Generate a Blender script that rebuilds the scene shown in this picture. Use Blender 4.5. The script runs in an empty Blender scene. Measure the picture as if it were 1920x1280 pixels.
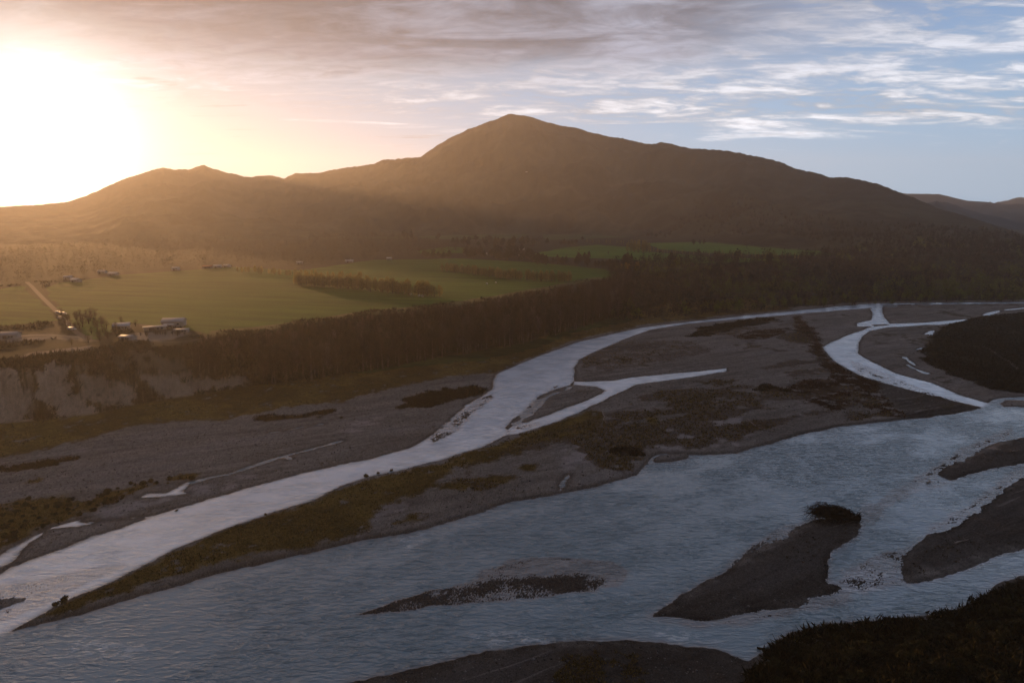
import bpy, math, random
import numpy as np
from mathutils import Vector, Matrix
SC = bpy.context.scene
COL = SC.collection
rng = np.random.default_rng(7)
random.seed(7)
R = math.radians

# ------------------------------------------------------------------ camera
CAM_H = 100.0
PITCH = math.atan(245 / 1280)
cd = bpy.data.cameras.new("camera"); cam = bpy.data.objects.new("camera", cd); COL.objects.link(cam)
cd.sensor_width = 36; cd.lens = 24; cd.clip_start = 1; cd.clip_end = 60000
cam.location = (0, 0, CAM_H); cam.rotation_euler = (R(90) - PITCH, 0, 0)
SC.camera = cam

def ray(u, v):
    """direction of photo pixel (u, v) in the world"""
    x = (u - 960.0); f = 1280.0; y = -(v - 640.0)
    c, s = math.cos(PITCH), math.sin(PITCH)
    return np.stack([x + 0 * y, f * c + y * s + 0 * x, -f * s + y * c + 0 * x], -1)

def ground(pts, z=0.0):
    p = np.asarray(pts, float); d = ray(p[:, 0], p[:, 1])
    t = (z - CAM_H) / d[:, 2]
    return np.stack([d[:, 0] * t, d[:, 1] * t], -1)

# ------------------------------------------------------------------ sun, sky, exposure
SUN_PX = (82, 268)
sd_ = ray(np.array([SUN_PX[0]]), np.array([SUN_PX[1]]))[0]; sd_ /= np.linalg.norm(sd_)
SUN_EL = math.asin(sd_[2]); SUN_AZ = math.atan2(sd_[0], sd_[1])      # azimuth clockwise from +Y
sl = bpy.data.lights.new("sun", "SUN"); so = bpy.data.objects.new("sun", sl); COL.objects.link(so)
sl.energy = 5.0; sl.angle = R(0.6); sl.color = (1.0, 0.53, 0.22)
so.rotation_euler = Vector(sd_).to_track_quat('Z', 'Y').to_euler()
SC.view_settings.view_transform = 'Standard'; SC.view_settings.look = 'None'
SC.view_settings.exposure = 0.5; SC.view_settings.gamma = 1.0
SC.cycles.max_bounces = 4; SC.cycles.diffuse_bounces = 2; SC.cycles.glossy_bounces = 2
SC.cycles.volume_bounces = 0; SC.cycles.transparent_max_bounces = 4; SC.cycles.sample_clamp_indirect = 3
SC.cycles.caustics_reflective = False; SC.cycles.caustics_refractive = False

class N:
    """tiny node helper"""
    def __init__(s, tree): s.t = tree; s.n = tree.nodes; s.l = tree.links; s.n.clear()
    def new(s, typ, **kw):
        n = s.n.new(typ)
        for k, v in kw.items(): setattr(n, k, v)
        return n
    def put(s, sock, v):
        if isinstance(v, bpy.types.NodeSocket): s.l.new(v, sock)
        elif v is not None: sock.default_value = v
    def math(s, op, a, b=None, c=None, clamp=False):
        n = s.new('ShaderNodeMath', operation=op, use_clamp=clamp)
        s.put(n.inputs[0], a); s.put(n.inputs[1], b); s.put(n.inputs[2], c)
        return n.outputs[0]
    def vmath(s, op, a, b=None, out=0):
        n = s.new('ShaderNodeVectorMath', operation=op)
        s.put(n.inputs[0], a)
        if b is not None: s.put(n.inputs[1], b)
        return n.outputs[out]
    def rng(s, v, a, b, c=0.0, d=1.0, smooth=True):
        n = s.new('ShaderNodeMapRange', interpolation_type='SMOOTHSTEP' if smooth else 'LINEAR')
        for i, q in enumerate((v, a, b, c, d)): s.put(n.inputs[i], q)
        return n.outputs[0]
    def mix(s, f, a, b, mode='MIX'):
        n = s.new('ShaderNodeMix', data_type='RGBA', blend_type=mode)
        for i, q in ((0, f), (6, a), (7, b)): s.put(n.inputs[i], q)
        return n.outputs[2]
    def noise(s, vec, scale, detail=4, rough=.55, dist=0.0):
        n = s.new('ShaderNodeTexNoise'); s.put(n.inputs['Vector'], vec)
        n.inputs['Scale'].default_value = scale; n.inputs['Detail'].default_value = detail
        n.inputs['Roughness'].default_value = rough; n.inputs['Distortion'].default_value = dist
        return n.outputs['Fac']
    def mapping(s, vec, scale=(1, 1, 1), rot=(0, 0, 0), loc=(0, 0, 0)):
        n = s.new('ShaderNodeMapping'); s.put(n.inputs['Vector'], vec)
        n.inputs['Scale'].default_value = scale; n.inputs['Rotation'].default_value = rot; n.inputs['Location'].default_value = loc
        return n.outputs[0]

W = bpy.data.worlds.new("World"); SC.world = W; W.use_nodes = True
k = N(W.node_tree)
tc = k.new('ShaderNodeTexCoord').outputs['Generated']
d = k.vmath('NORMALIZE', tc)
sep = k.new('ShaderNodeSeparateXYZ'); k.put(sep.inputs[0], d)
dx, dy, dz = sep.outputs
sky = k.new('ShaderNodeTexSky', sky_type='NISHITA', sun_disc=False, sun_elevation=SUN_EL, sun_rotation=SUN_AZ,
            altitude=300, air_density=1.0, dust_density=1.2, ozone_density=2.0)
cosang = k.vmath('DOT_PRODUCT', d, tuple(sd_), out=1)
ang = k.math('ARCCOSINE', k.math('MINIMUM', cosang, 0.99999))        # radians from the sun
base = k.mix(1.0, sky.outputs[0], (0.115, 0.115, 0.115, 1), 'MULTIPLY')
# clear air: cool blue away from the sun, paler low down
clear = k.mix(k.rng(dz, 0.0, 0.42), (0.43, 0.70, 0.98, 1), (0.09, 0.21, 0.54, 1))
near = k.mix(k.rng(ang, 0.15, 0.9), (0.40, 0.52, 0.70, 1), clear)
base = k.mix(0.85, base, near)
# sun aureole
glow1 = k.math('EXPONENT', k.math('MULTIPLY', ang, -30.0))
glow2 = k.math('EXPONENT', k.math('MULTIPLY', ang, -5.5))
# cloud sheet, projected on a plane overhead
inv = k.math('DIVIDE', 1.0, k.math('ADD', k.math('MAXIMUM', dz, 0.0), 0.10))
px = k.math('MULTIPLY', dx, inv); py = k.math('MULTIPLY', dy, inv)
cv = k.new('ShaderNodeCombineXYZ'); k.put(cv.inputs[0], px); k.put(cv.inputs[1], py)
P = cv.outputs[0]
n1 = k.noise(k.mapping(P, (0.55, 1.0, 1), (0, 0, R(-18)), (3.1, 1.7, 0)), 0.9, 5, .55, .5)
n2 = k.noise(k.mapping(P, (0.75, 1.7, 1), (0, 0, R(-28)), (7.3, 2.2, 0)), 1.7, 8, .60, 1.1)
n3 = k.noise(k.mapping(P, (1.0, 1.7, 1), (0, 0, R(25)), (1.3, 9.2, 0)), 5.5, 5, .6, .5)
az = k.math('DIVIDE', dx, k.math('MAXIMUM', dy, 0.05))                # tan of azimuth
edge_w = k.math('ADD', k.math('MULTIPLY', k.math('SUBTRACT', n2, 0.5), 0.10), k.math('MULTIPLY', az, 0.035))
el = k.math('ADD', dz, edge_w)
low = k.rng(el, 0.104, 0.138)                                         # lower edge of the sheet
left = k.rng(az, 0.50, -0.35)                                         # thick at the sun's side, broken away from it
solid = k.math('MULTIPLY', k.rng(dz, 0.135, 0.26), k.rng(az, 0.85, 0.10))
wisp = k.rng(k.math('ADD', k.math('MULTIPLY', n2, 0.62), k.math('MULTIPLY', n3, 0.38)), 0.40, 0.58)
body = k.math('MULTIPLY', k.rng(k.math('ADD', k.math('ADD', k.math('MULTIPLY', n1, .6), k.math('MULTIPLY', n2, .4)), k.math('MULTIPLY', solid, 0.34)), 0.44, 0.80), k.rng(dz, .34, .62, 1.0, .35))
dens = k.math('MULTIPLY', low, k.math('MAXIMUM', k.math('MULTIPLY', body, 0.97), k.math('MULTIPLY', wisp, 0.85)), clamp=True)
streak = k.math('MULTIPLY', k.rng(k.noise(k.mapping(P, (0.5, 2.5, 1), (0, 0, R(-8))), 1.6, 6, .6, .3), 0.56, 0.68),
                k.math('MULTIPLY', k.rng(dz, 0.055, 0.10), k.rng(az, 0.1, -0.2)))
dens = k.math('MAXIMUM', dens, k.math('MULTIPLY', streak, 0.9))
thick = k.math('MULTIPLY', body, k.rng(el, 0.125, 0.20), clamp=True)
shade = k.math('MULTIPLY', k.rng(k.math('ADD', k.math('MULTIPLY', n1, 0.35), k.math('MULTIPLY', n2, 0.65)), 0.39, 0.61, 0.58, 1.55), k.rng(n3, .3, .7, .82, 1.2))
c_thin = k.mix(k.rng(ang, 0.2, 1.0), (0.40, 0.45, 0.52, 1), (0.74, 0.76, 0.82, 1))
c_thick = k.mix(k.rng(ang, 0.30, 0.85), (0.15, 0.165, 0.21, 1), (0.25, 0.275, 0.35, 1))
ccol = k.mix(thick, c_thin, c_thick)
cc = k.vmath('SCALE', ccol); k.put(cc.node.inputs['Scale'], shade)
skyc = k.mix(dens, base, cc)
g1 = k.vmath('SCALE', (1.0, 0.92, 0.80)); k.put(g1.node.inputs['Scale'], k.math('MULTIPLY', glow1, 9.0))
g2 = k.vmath('SCALE', (1.0, 0.76, 0.54)); k.put(g2.node.inputs['Scale'], k.math('MULTIPLY', glow2, 0.02))
tot = k.vmath('ADD', k.vmath('ADD', skyc, g1), g2)
# darker overhead and behind the camera, where dusk is further on
dim = k.math('MULTIPLY', k.rng(dz, 0.34, 0.85, 0.71, 0.20), k.rng(dy, -0.6, 0.35, 0.30, 1.0))
tot = k.vmath('SCALE', tot); k.put(tot.node.inputs['Scale'], dim)
bg = k.new('ShaderNodeBackground'); k.put(bg.inputs[0], tot); bg.inputs[1].default_value = 1.0
k.l.new(bg.outputs[0], k.new('ShaderNodeOutputWorld').inputs[0])

# ------------------------------------------------------------------ helpers
def tag(o, label=None, cat=None, group=None, kind=None):
    for a, b in (("label", label), ("category", cat), ("group", group), ("kind", kind)):
        if b: o[a] = b
    return o

def mesh(name, v, f, mat=None, parent=None, smooth=False, col=None, colname='Col', link=True):
    """v (n,3); f (m,3) or (m,4) array; col (n,4)"""
    v = np.asarray(v, np.float32); f = np.asarray(f, np.int32)
    m = bpy.data.meshes.new(name)
    m.vertices.add(len(v)); m.vertices.foreach_set('co', v.ravel())
    q = f.shape[1]
    m.loops.add(f.size); m.loops.foreach_set('vertex_index', f.ravel())
    m.polygons.add(len(f)); m.polygons.foreach_set('loop_start', np.arange(0, f.size, q, dtype=np.int32))
    if smooth: m.polygons.foreach_set('use_smooth', np.ones(len(f), bool))
    if col is not None:
        a = m.color_attributes.new(colname, 'FLOAT_COLOR', 'POINT'); a.data.foreach_set('color', np.asarray(col, np.float32).ravel())
    m.update(calc_edges=True)
    if mat: m.materials.append(mat)
    o = bpy.data.objects.new(name, m)
    if link: COL.objects.link(o)
    if parent: o.parent = parent
    return o

def empty(name, loc=(0, 0, 0), rz=0.0, sc=1.0):
    o = bpy.data.objects.new(name, None); COL.objects.link(o)
    o.location = loc; o.rotation_euler = (0, 0, rz); o.scale = (sc,) * 3 if np.isscalar(sc) else sc
    o.empty_display_size = .5
    return o

_T = rng.random((256, 256)).astype(np.float32)
def vnoise(x, y):
    xi = np.floor(x).astype(np.int64); yi = np.floor(y).astype(np.int64)
    fx = (x - xi).astype(np.float32); fy = (y - yi).astype(np.float32)
    fx = fx * fx * (3 - 2 * fx); fy = fy * fy * (3 - 2 * fy)
    a = _T[xi & 255, yi & 255]; b = _T[(xi + 1) & 255, yi & 255]; c = _T[xi & 255, (yi + 1) & 255]; e = _T[(xi + 1) & 255, (yi + 1) & 255]
    return (a * (1 - fx) + b * fx) * (1 - fy) + (c * (1 - fx) + e * fx) * fy
def fbm(x, y, s, o=4, g=.5, seed=0.0):
    """0..1, mean .5; s = size in metres"""
    a = 1.0; t = 0.0; w = 0.0; c, n = math.cos(.6), math.sin(.6)
    x = x / s + seed * 17.3; y = y / s - seed * 9.1
    for _ in range(o):
        t = t + a * vnoise(x, y); w += a; a *= g
        x, y = (x * c - y * n) * 2.03 + 11.7, (x * n + y * c) * 2.03 + 5.1
    return t / w
def ss(x, a, b):
    t = np.clip((x - a) / (b - a), 0, 1); return t * t * (3 - 2 * t)

def sd_line(X, Y, pts, closed=False):
    best = np.full(X.shape, 1e9, np.float32)
    n = len(pts)
    for i in range(n if closed else n - 1):
        ax, ay = pts[i]; bx, by = pts[(i + 1) % n]
        ex, ey = bx - ax, by - ay; L = ex * ex + ey * ey + 1e-9
        t = np.clip(((X - ax) * ex + (Y - ay) * ey) / L, 0, 1)
        best = np.minimum(best, (X - ax - t * ex) ** 2 + (Y - ay - t * ey) ** 2)
    return np.sqrt(best)
def inside(X, Y, pts):
    r = np.zeros(X.shape, bool); n = len(pts)
    for i in range(n):
        ax, ay = pts[i]; bx, by = pts[(i + 1) % n]
        if ay == by: continue
        r ^= ((ay > Y) != (by > Y)) & (X < (bx - ax) * (Y - ay) / (by - ay) + ax)
    return r
def sd_poly(X, Y, px, z=0.0, M=60.0):
    """signed distance in metres (negative inside) to a polygon traced on the ground; clamped to +M outside"""
    p = ground(px, z)
    out = np.full(X.shape, M, np.float32)
    lo = p.min(0) - M; hi = p.max(0) + M
    s = (X > lo[0]) & (X < hi[0]) & (Y > lo[1]) & (Y < hi[1])
    if s.any():
        x, y = X[s], Y[s]
        dd = sd_line(x, y, p, True); out[s] = np.minimum(np.where(inside(x, y, p), -dd, dd), M)
    return out
def sd_pl(X, Y, px, w, z=0.0, M=40.0):
    p = ground(px, z); out = np.full(X.shape, M, np.float32)
    lo = p.min(0) - M; hi = p.max(0) + M
    s = (X > lo[0]) & (X < hi[0]) & (Y > lo[1]) & (Y < hi[1])
    if s.any(): out[s] = np.minimum(sd_line(X[s], Y[s], p) - w, M)
    return out

# ------------------------------------------------------------------ the plan of the valley, surveyed from the photograph
WATER = [
 # main river
 [(-900,1440),(0,1180),(20,1183),(100,1166),(200,1136),(300,1106),(400,1076),(520,1051),(640,1023),(700,1010),(760,1000),(800,990),(880,965),(960,941),(1040,926),(1120,913),(1190,890),(1212,868),(1222,855),(1240,850),(1290,852),(1380,850),(1440,833),(1500,815),(1600,796),(1700,786),(1790,775),(1835,765),(1850,757),(1862,749),(1885,745),(1920,744),(2600,690),
  (2600,900),(2100,1020),(1920,1078),(1850,1108),(1800,1142),(1700,1160),(1650,1162),(1560,1168),(1480,1190),(1440,1218),(1400,1235),(1340,1215),(1200,1200),(1100,1203),(1000,1212),(920,1222),(840,1237),(740,1258),(640,1282),(300,1390),(-900,1800)],
 # upper channel, bright
 [(-900,1310),(0,1077),(27,1062),(117,1030),(173,1007),(233,988),(280,970),(350,948),(417,928),(467,913),(567,887),(640,870),(690,862),(773,838),(800,823),(827,803),(857,777),(873,760),(905,742),(923,730),(927,712),(933,700),(970,683),(1020,663),(1087,640),(1153,625),(1200,614),(1292,603),(1399,591),(1484,583),(1570,574),(1630,569),(1741,567.5),(1920,566),(2600,562),
  (2600,565),(1920,569),(1800,570),(1700,571.5),(1655,575),(1625,578),(1560,583),(1480,590),(1400,597),(1340,602.5),(1290,607),(1220,618),(1160,640),(1110,662),(1085,675),(1077,690),(1077,715),(1068,722),(1040,730),(1010,742),(1000,752),(985,770),(965,785),(950,802),(960,813),(900,838),(830,860),(760,879),(700,891),(640,911),(583,937),(500,964),(433,987),(383,1006),(327,1029),(283,1052),(207,1089),(133,1120),(83,1147),(20,1183),(-60,1210),(-900,1480)],
 # side stream across the island
 [(1362,690),(1362,696),(1290,708),(1190,721),(1165,735),(1140,746),(1100,766),(1050,788),(1010,801),(973,814),(950,816),(950,802),(1000,788),(1060,766),(1128,738),(1133,732),(1118,725),(1075,721),(1075,715),(1110,715),(1150,714),(1180,708),(1250,701),(1310,696)],
 # eastern channel
 [(1630,570),(1632,580),(1638,590),(1632,600),(1607,606),(1608,612),(1633,612),(1617,619),(1590,628),(1563,640),(1543,650),(1547,658),(1563,675),(1590,692),(1617,705),(1640,711),(1680,721),(1730,738),(1790,752),(1843,764),(1856,757),(1797,740),(1747,718),(1680,700),(1633,677),(1608,663),(1608,650),(1616,631),(1632,620),(1668,613),(1690,612.5),(1737,609),(1765,609),(1815,601),(1810,598.5),(1727,605),(1668,607),(1657,594),(1653,583),(1656,573)],
 [(1842,591),(1847,587),(1872,582),(1876,584),(1862,589),(1850,592.5)],
 [(1882,580.5),(1920,576.5),(2500,572),(2500,574),(1920,579),(1885,582)],
 [(1731,627),(1740,621),(1752,619),(1750,628)],
 [(-500,1160),(0,1042),(20,1030),(50,1013),(93,988),(133,977),(163,970),(150,977),(173,982),(143,988),(123,989),(93,994),(57,1018),(37,1033),(20,1052),(0,1061),(-500,1190)],
 [(262,933),(275,925),(310,925),(333,914),(350,905),(352,911),(340,920),(352,925),(330,928),(300,931)],
]
STREAMS = [
 ([(1378,1052),(1430,1033),(1478,1016)], .8),
 ([(345,908),(400,894),(433,888),(483,870),(533,855),(583,842),(640,827)], .9),
 ([(533,855),(545,860)], .7),
 ([(165,981),(200,974),(240,971),(285,969)], .55),
 ([(505,811),(533,808),(567,800),(603,795)], .7),
 ([(1696,670),(1705,677),(1715,684)], 1.0), ([(1702,684),(1712,690),(1737,700)], 1.3), ([(1721,655),(1728,652)], 1.2),
 ([(1050,920),(1055,905),(1066,890)], .5),
]
ISLES = [
 [(1725,906),(1760,880),(1830,845),(1870,829),(1920,819),(2600,740),(2600,800),(1920,868),(1860,877),(1800,895),(1760,911),(1735,916)],
 [(1920,890),(1880,915),(1840,950),(1800,985),(1740,1003),(1700,1035),(1672,1062),(1668,1085),(1700,1092),(1770,1083),(1860,1048),(1920,1026),(2600,850),(2600,770)],
 [(1213,1159),(1240,1136),(1300,1101),(1350,1077),(1378,1050),(1420,1020),(1480,988),(1530,973),(1600,972),(1614,985),(1600,1005),(1560,1035),(1550,1052),(1555,1088),(1590,1104),(1560,1120),(1480,1141),(1400,1151),(1330,1166),(1270,1161)],
 [(-400,1290),(0,1162),(60,1140),(110,1117),(140,1098),(100,1092),(60,1100),(0,1100),(-400,1220)],
 [(1874,756),(1886,750),(1920,750),(2300,735),(2300,745),(1920,763),(1880,763)],
 [(1224,863),(1238,854),(1290,851),(1290,858),(1250,865),(1230,867)],
 [(1635,609),(1660,607.5),(1668,609.5),(1640,612)],
]
# gravel just at the surface: riffles and drowned bars, (polygon, bed height, roughness)
SHOALS = [
 ([(880,1110),(900,1070),(960,1048),(1060,1040),(1150,1052),(1180,1075),(1160,1100),(1000,1120)], -.05, .34),
 ([(635,1160),(700,1134),(800,1104),(900,1090),(1000,1085),(1090,1078),(1130,1088),(1115,1108),(1000,1122),(900,1130),(800,1142),(700,1157)], .05, .62),
 ([(1600,965),(1620,945),(1700,905),(1760,880),(1770,900),(1720,925),(1660,960),(1620,985)], -.16, .16),
 ([(1560,1090),(1600,1060),(1660,1030),(1700,1030),(1690,1095),(1620,1115)], -.05, .38),
 ([(0,1100),(100,1080),(175,1063),(230,1060),(180,1085),(100,1125),(0,1160),(-300,1250),(-300,1180)], -.08, .26),
 ([(800,823),(857,777),(900,745),(925,735),(930,745),(890,775),(850,815),(810,835)], -.03, .34),
 ([(1000,752),(1075,722),(1075,735),(1020,760),(975,795),(950,812)], -.10, .2),
 ([(1590,672),(1660,700),(1760,740),(1830,758),(1760,752),(1680,730),(1610,708)], -.06, .30),
 ([(1600,700),(1650,715),(1700,760),(1712,785),(1690,785),(1660,745),(1610,715)], .03, .42),
 ([(1590,700),(1700,730),(1840,765),(1780,778),(1700,785),(1650,735)], .12, .22),
 ([(1740,1000),(1800,980),(1850,940),(1920,890),(1920,870),(1820,940),(1740,990)], -.03, .34),
 ([(1900,815),(1830,845),(1725,905),(1700,905),(1800,840),(1900,800)], -.04, .30),
 ([(1370,1060),(1420,1020),(1480,985),(1530,970),(1500,985),(1440,1025)], -.04, .30), ([(1240,1165),(1330,1166),(1480,1142),(1600,1105),(1590,1125),(1480,1155),(1330,1178)], -.02, .26),
 ([(960,810),(1010,798),(1010,790),(960,800)], -.03, .3),
 ([(1655,572),(1745,568),(1745,572),(1655,576)], .0, .3),
]
CUTBANK = [(20,1183),(300,1106),(640,1023),(960,941),(1200,885),(1230,852),(1500,815),(1700,786),(1840,762)]
EDGE = [(-1500,760),(-500,710),(0,677),(60,668),(173,657),(260,655),(333,646),(480,628),(640,610),(800,590),(950,568),(1080,545),(1180,520),(1300,502),(1450,490),(1600,484),(1920,480),(3200,470)]   # top of the terrace, z = 25
TOE = [(-1500,960),(-500,850),(0,800),(90,792),(180,782),(260,762),(350,748),(480,727),(640,706),(740,690),(850,668),(960,650),(1060,625),(1180,590),(1300,560),(1450,540),(1600,530),(1920,525),(3200,515)]                 # its foot, z = 0
EDGE_W = ground(EDGE, 25.0); TOE_W = ground(TOE, 0.0)
TZ = 25.0
# vegetation on the river flats: (polygon, kind) 0 olive scrub, 1 red-brown scrub, 2 dark scrub, 3 green grass
VEG = [
 ([(1150, 602), (1200, 598), (1300, 591), (1400, 582), (1500, 575.5), (1600, 568), (1700, 565.3), (1920, 563), (2400, 559), (2400, 486), (1250, 486), (1140, 540)], 6),
 ([(70,1163),(133,1122),(207,1091),(283,1054),(327,1031),(383,1008),(433,989),(500,966),(583,940),(640,914),(700,894),(760,882),(830,863),(900,842),(960,818),(1010,803),(1060,786),(1100,772),(1133,775),(1138,800),(1120,820),(1007,834),(957,852),(900,868),(840,890),(773,927),(713,955),(690,990),(640,1008),(560,1030),(450,1052),(300,1095),(180,1130)], 0),
 ([(830,907),(890,899),(960,897),(955,910),(870,922),(835,917)], 0),
 ([(1203,782),(1225,775),(1242,790),(1240,808),(1215,806)], 0),
 ([(965,879),(985,874),(1002,876),(1000,884)], 0), ([(742,985),(770,970),(788,972),(780,986)], 0),
 ([(1140,850),(1150,830),(1185,822),(1205,840),(1200,855),(1165,860)], 2),
 ([(1290,632),(1310,616),(1400,598),(1450,594),(1462,602),(1380,616),(1330,633)], 2),
 ([(1375,632),(1420,620),(1480,617),(1475,628),(1400,638)], 1), ([(1480,628),(1510,615),(1530,640),(1500,645)], 2),
 ([(1475,735),(1500,712),(1560,713),(1590,735),(1602,765),(1560,772),(1510,752)], 1),
 ([(1480,593),(1500,593),(1532,625),(1545,655),(1565,680),(1640,720),(1690,765),(1702,788),(1650,786),(1600,760),(1545,690),(1520,650),(1490,615)], 1),
 ([(1375,800),(1410,788),(1470,795),(1440,808),(1390,812)], 1), ([(1405,732),(1440,722),(1480,735),(1450,745)], 2),
 ([(960,830),(1085,790),(1180,745),(1370,700),(1400,640),(1300,620),(1420,605),(1500,600),(1560,690),(1690,785),(1500,805),(1380,845),(1230,850),(1180,885),(1000,900),(850,960),(800,980),(760,940)], 5),
 ([(1080,655),(1180,640),(1300,640),(1330,660),(1200,690),(1100,700),(1082,690)], 4),
 ([(-1200,1060),(0,860),(100,843),(187,820),(250,800),(333,793),(417,790),(500,775),(560,765),(640,756),(700,738),(760,724),(840,708),(925,700),(970,680),(1020,660),(1087,637),(1153,622),(1200,611),(1292,600),(1400,588),(1484,580),(1400,560),(1180,560),(960,640),(640,690),(350,735),(0,780),(-1200,920)], 0),
 ([(753,768),(757,750),(800,737),(893,724),(905,733),(887,744),(800,769)], 2),
 ([(467,794),(480,782),(560,777),(640,766),(642,772),(560,789)], 2),
 ([(-900,1110),(0,945),(60,933),(110,930),(160,935),(230,910),(300,900),(370,887),(385,893),(280,922),(200,946),(120,982),(40,1012),(0,1030),(-900,1230)], 0),
 ([(0,880),(60,872),(130,866),(70,882),(0,893),(-100,900)], 2), ([(20,910),(80,898),(90,905),(30,918)], 0),
 ([(1724,657),(1736,637),(1757,617),(1808,600),(1850,592),(1920,587),(2600,578),(2600,740),(1920,738),(1860,728),(1800,713),(1760,692),(1733,674)], 2),
 ([(640,703),(740,675),(850,668),(1000,640),(1090,610),(1180,588),(1185,603),(1090,622),(1000,655),(900,678),(780,690),(700,702)], 3),
 ([(1400,1300),(1442,1217),(1480,1192),(1560,1168),(1700,1162),(1800,1145),(1850,1110),(1920,1080),(2600,900),(2600,1700),(1400,1700)], 2),
 ([(1040,1250),(1090,1232),(1190,1235),(1225,1290),(1050,1330)], 4),
 ([(120,1300),(200,1290),(100,1330)], 2),
]
PALE = [  # washed sand
 [(1210,830),(1240,805),(1290,790),(1360,785),(1400,805),(1380,835),(1300,845),(1230,850)],
 [(1060,850),(1120,835),(1180,850),(1140,870),(1050,880)], [(690,960),(740,940),(730,975),(690,995)],
 [(350,925),(400,905),(470,895),(440,915),(370,930)], [(660,790),(740,775),(700,800),(640,812)],
 [(180,960),(260,945),(330,935),(270,955),(200,965)],
]
FIELDS = [
 ([(170,640),(128,600),(95,560),(80,540),(110,530),(230,515),(330,508),(430,500),(560,507),(640,496),(700,487),(860,485),(1000,492),(1140,505),(1130,523),(1030,541),(850,572),(640,595),(480,620),(390,628),(330,614),(240,603)], (.062,.120,.014)),
 ([(-900,640),(-100,560),(40,535),(62,548),(95,585),(110,600),(0,612),(-900,700)], (.062,.120,.014)),
 ([(660,436),(740,430),(770,436),(775,446),(690,447)], (.055,.075,.028)),
 ([(775,436),(830,431),(880,427),(940,430),(1000,437),(970,447),(860,449),(790,447)], (.055,.078,.030)),
 ([(780,470),(840,462),(880,465),(870,474),(790,476)], (.058,.122,.015)),
 ([(1015,440),(1130,433),(1240,434),(1260,441),(1100,448),(1025,450)], (.055,.080,.032)),
 ([(985,478),(1060,464),(1120,459),(1180,463),(1220,472),(1300,478),(1400,484),(1480,486),(1400,492),(1260,496),(1180,486),(1060,482)], (.075,.155,.020)),
 ([(1210,456),(1300,454),(1400,456),(1500,467),(1580,477),(1540,480),(1440,478),(1330,474),(1240,468)], (.085,.17,.022)),
 ([(390,632),(480,624),(640,600),(850,575),(1030,543),(1130,523),(1130,519),(1030,537),(850,568),(640,589),(480,612),(390,620)], (.13,.12,.05)),
 ([(1130,505),(1090,500),(1060,510),(1140,523),(1160,512)], (.058,.122,.015)),
 ([(1850,492),(1920,488),(2400,484),(2400,490),(1920,497),(1860,498)], (.05,.07,.02)),
]
SKYLINE = [(-1500,440),(-700,420),(-300,404),(0,388),(80,384),(130,378),(165,366),(200,350),(240,333),(275,322),(305,314),(330,318.5),(355,317),(383,309),(400,316),(430,325),(470,333),(490,329),(510,329),(533,335),(552,325),(600,324),(640,315),(700,308),(718,299),(740,299),(760,296),(790,294),(820,272),(850,255),(880,242),(915,228),(930,224),(952,213),(968,215),(985,216),(1010,224),(1050,235),(1080,240),(1130,253),(1180,262),(1222,271),(1240,266),(1290,277),(1370,283),(1400,290),(1450,300),(1500,318),(1535,325),(1556,333),(1585,332),(1640,343),(1680,358),(1720,374),(1760,391),(1840,416),(1885,432),(1920,450),(1980,465),(2100,480),(2600,500)]
RIDGES = [ # further ranges: skyline, distance, depth of the range
 ([(1450,430),(1560,380),(1660,358),(1700,363),(1760,364),(1780,368),(1815,376),(1850,379),(1880,384),(1920,388),(2100,400),(2600,395)], 5200, 1500),
 ([(1600,440),(1700,395),(1760,390),(1820,398),(1870,405),(1920,418),(2000,440),(2200,450)], 3600, 900),
 ([(1780,400),(1850,385),(1885,378),(1905,373),(1930,371),(2000,378),(2200,365),(2600,380)], 6600, 900),
]
def skyline(px):
    p = np.asarray(px, float); dd = ray(p[:, 0], p[:, 1]); h = np.hypot(dd[:, 0], dd[:, 1])
    return np.arctan2(dd[:, 0], dd[:, 1]), dd[:, 2] / h
SK_A, SK_T = skyline(SKYLINE)
# distance of the crest and of the mountain's foot by azimuth
CR_A = np.radians([-60, -36, -25, -15, -8, 0, 8, 18, 27, 33, 38, 60]); CR_R = [4200, 3900, 3900, 3800, 3500, 3300, 3200, 2900, 2500, 2100, 1700, 1500]
FT_A = np.radians([-60, -36, -25, -15, -8, 0, 8, 14, 20, 27, 33, 38, 60]); FT_R = [2000, 1900, 1850, 1900, 2050, 2250, 2100, 1750, 1500, 1320, 1200, 1150, 1100]

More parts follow.
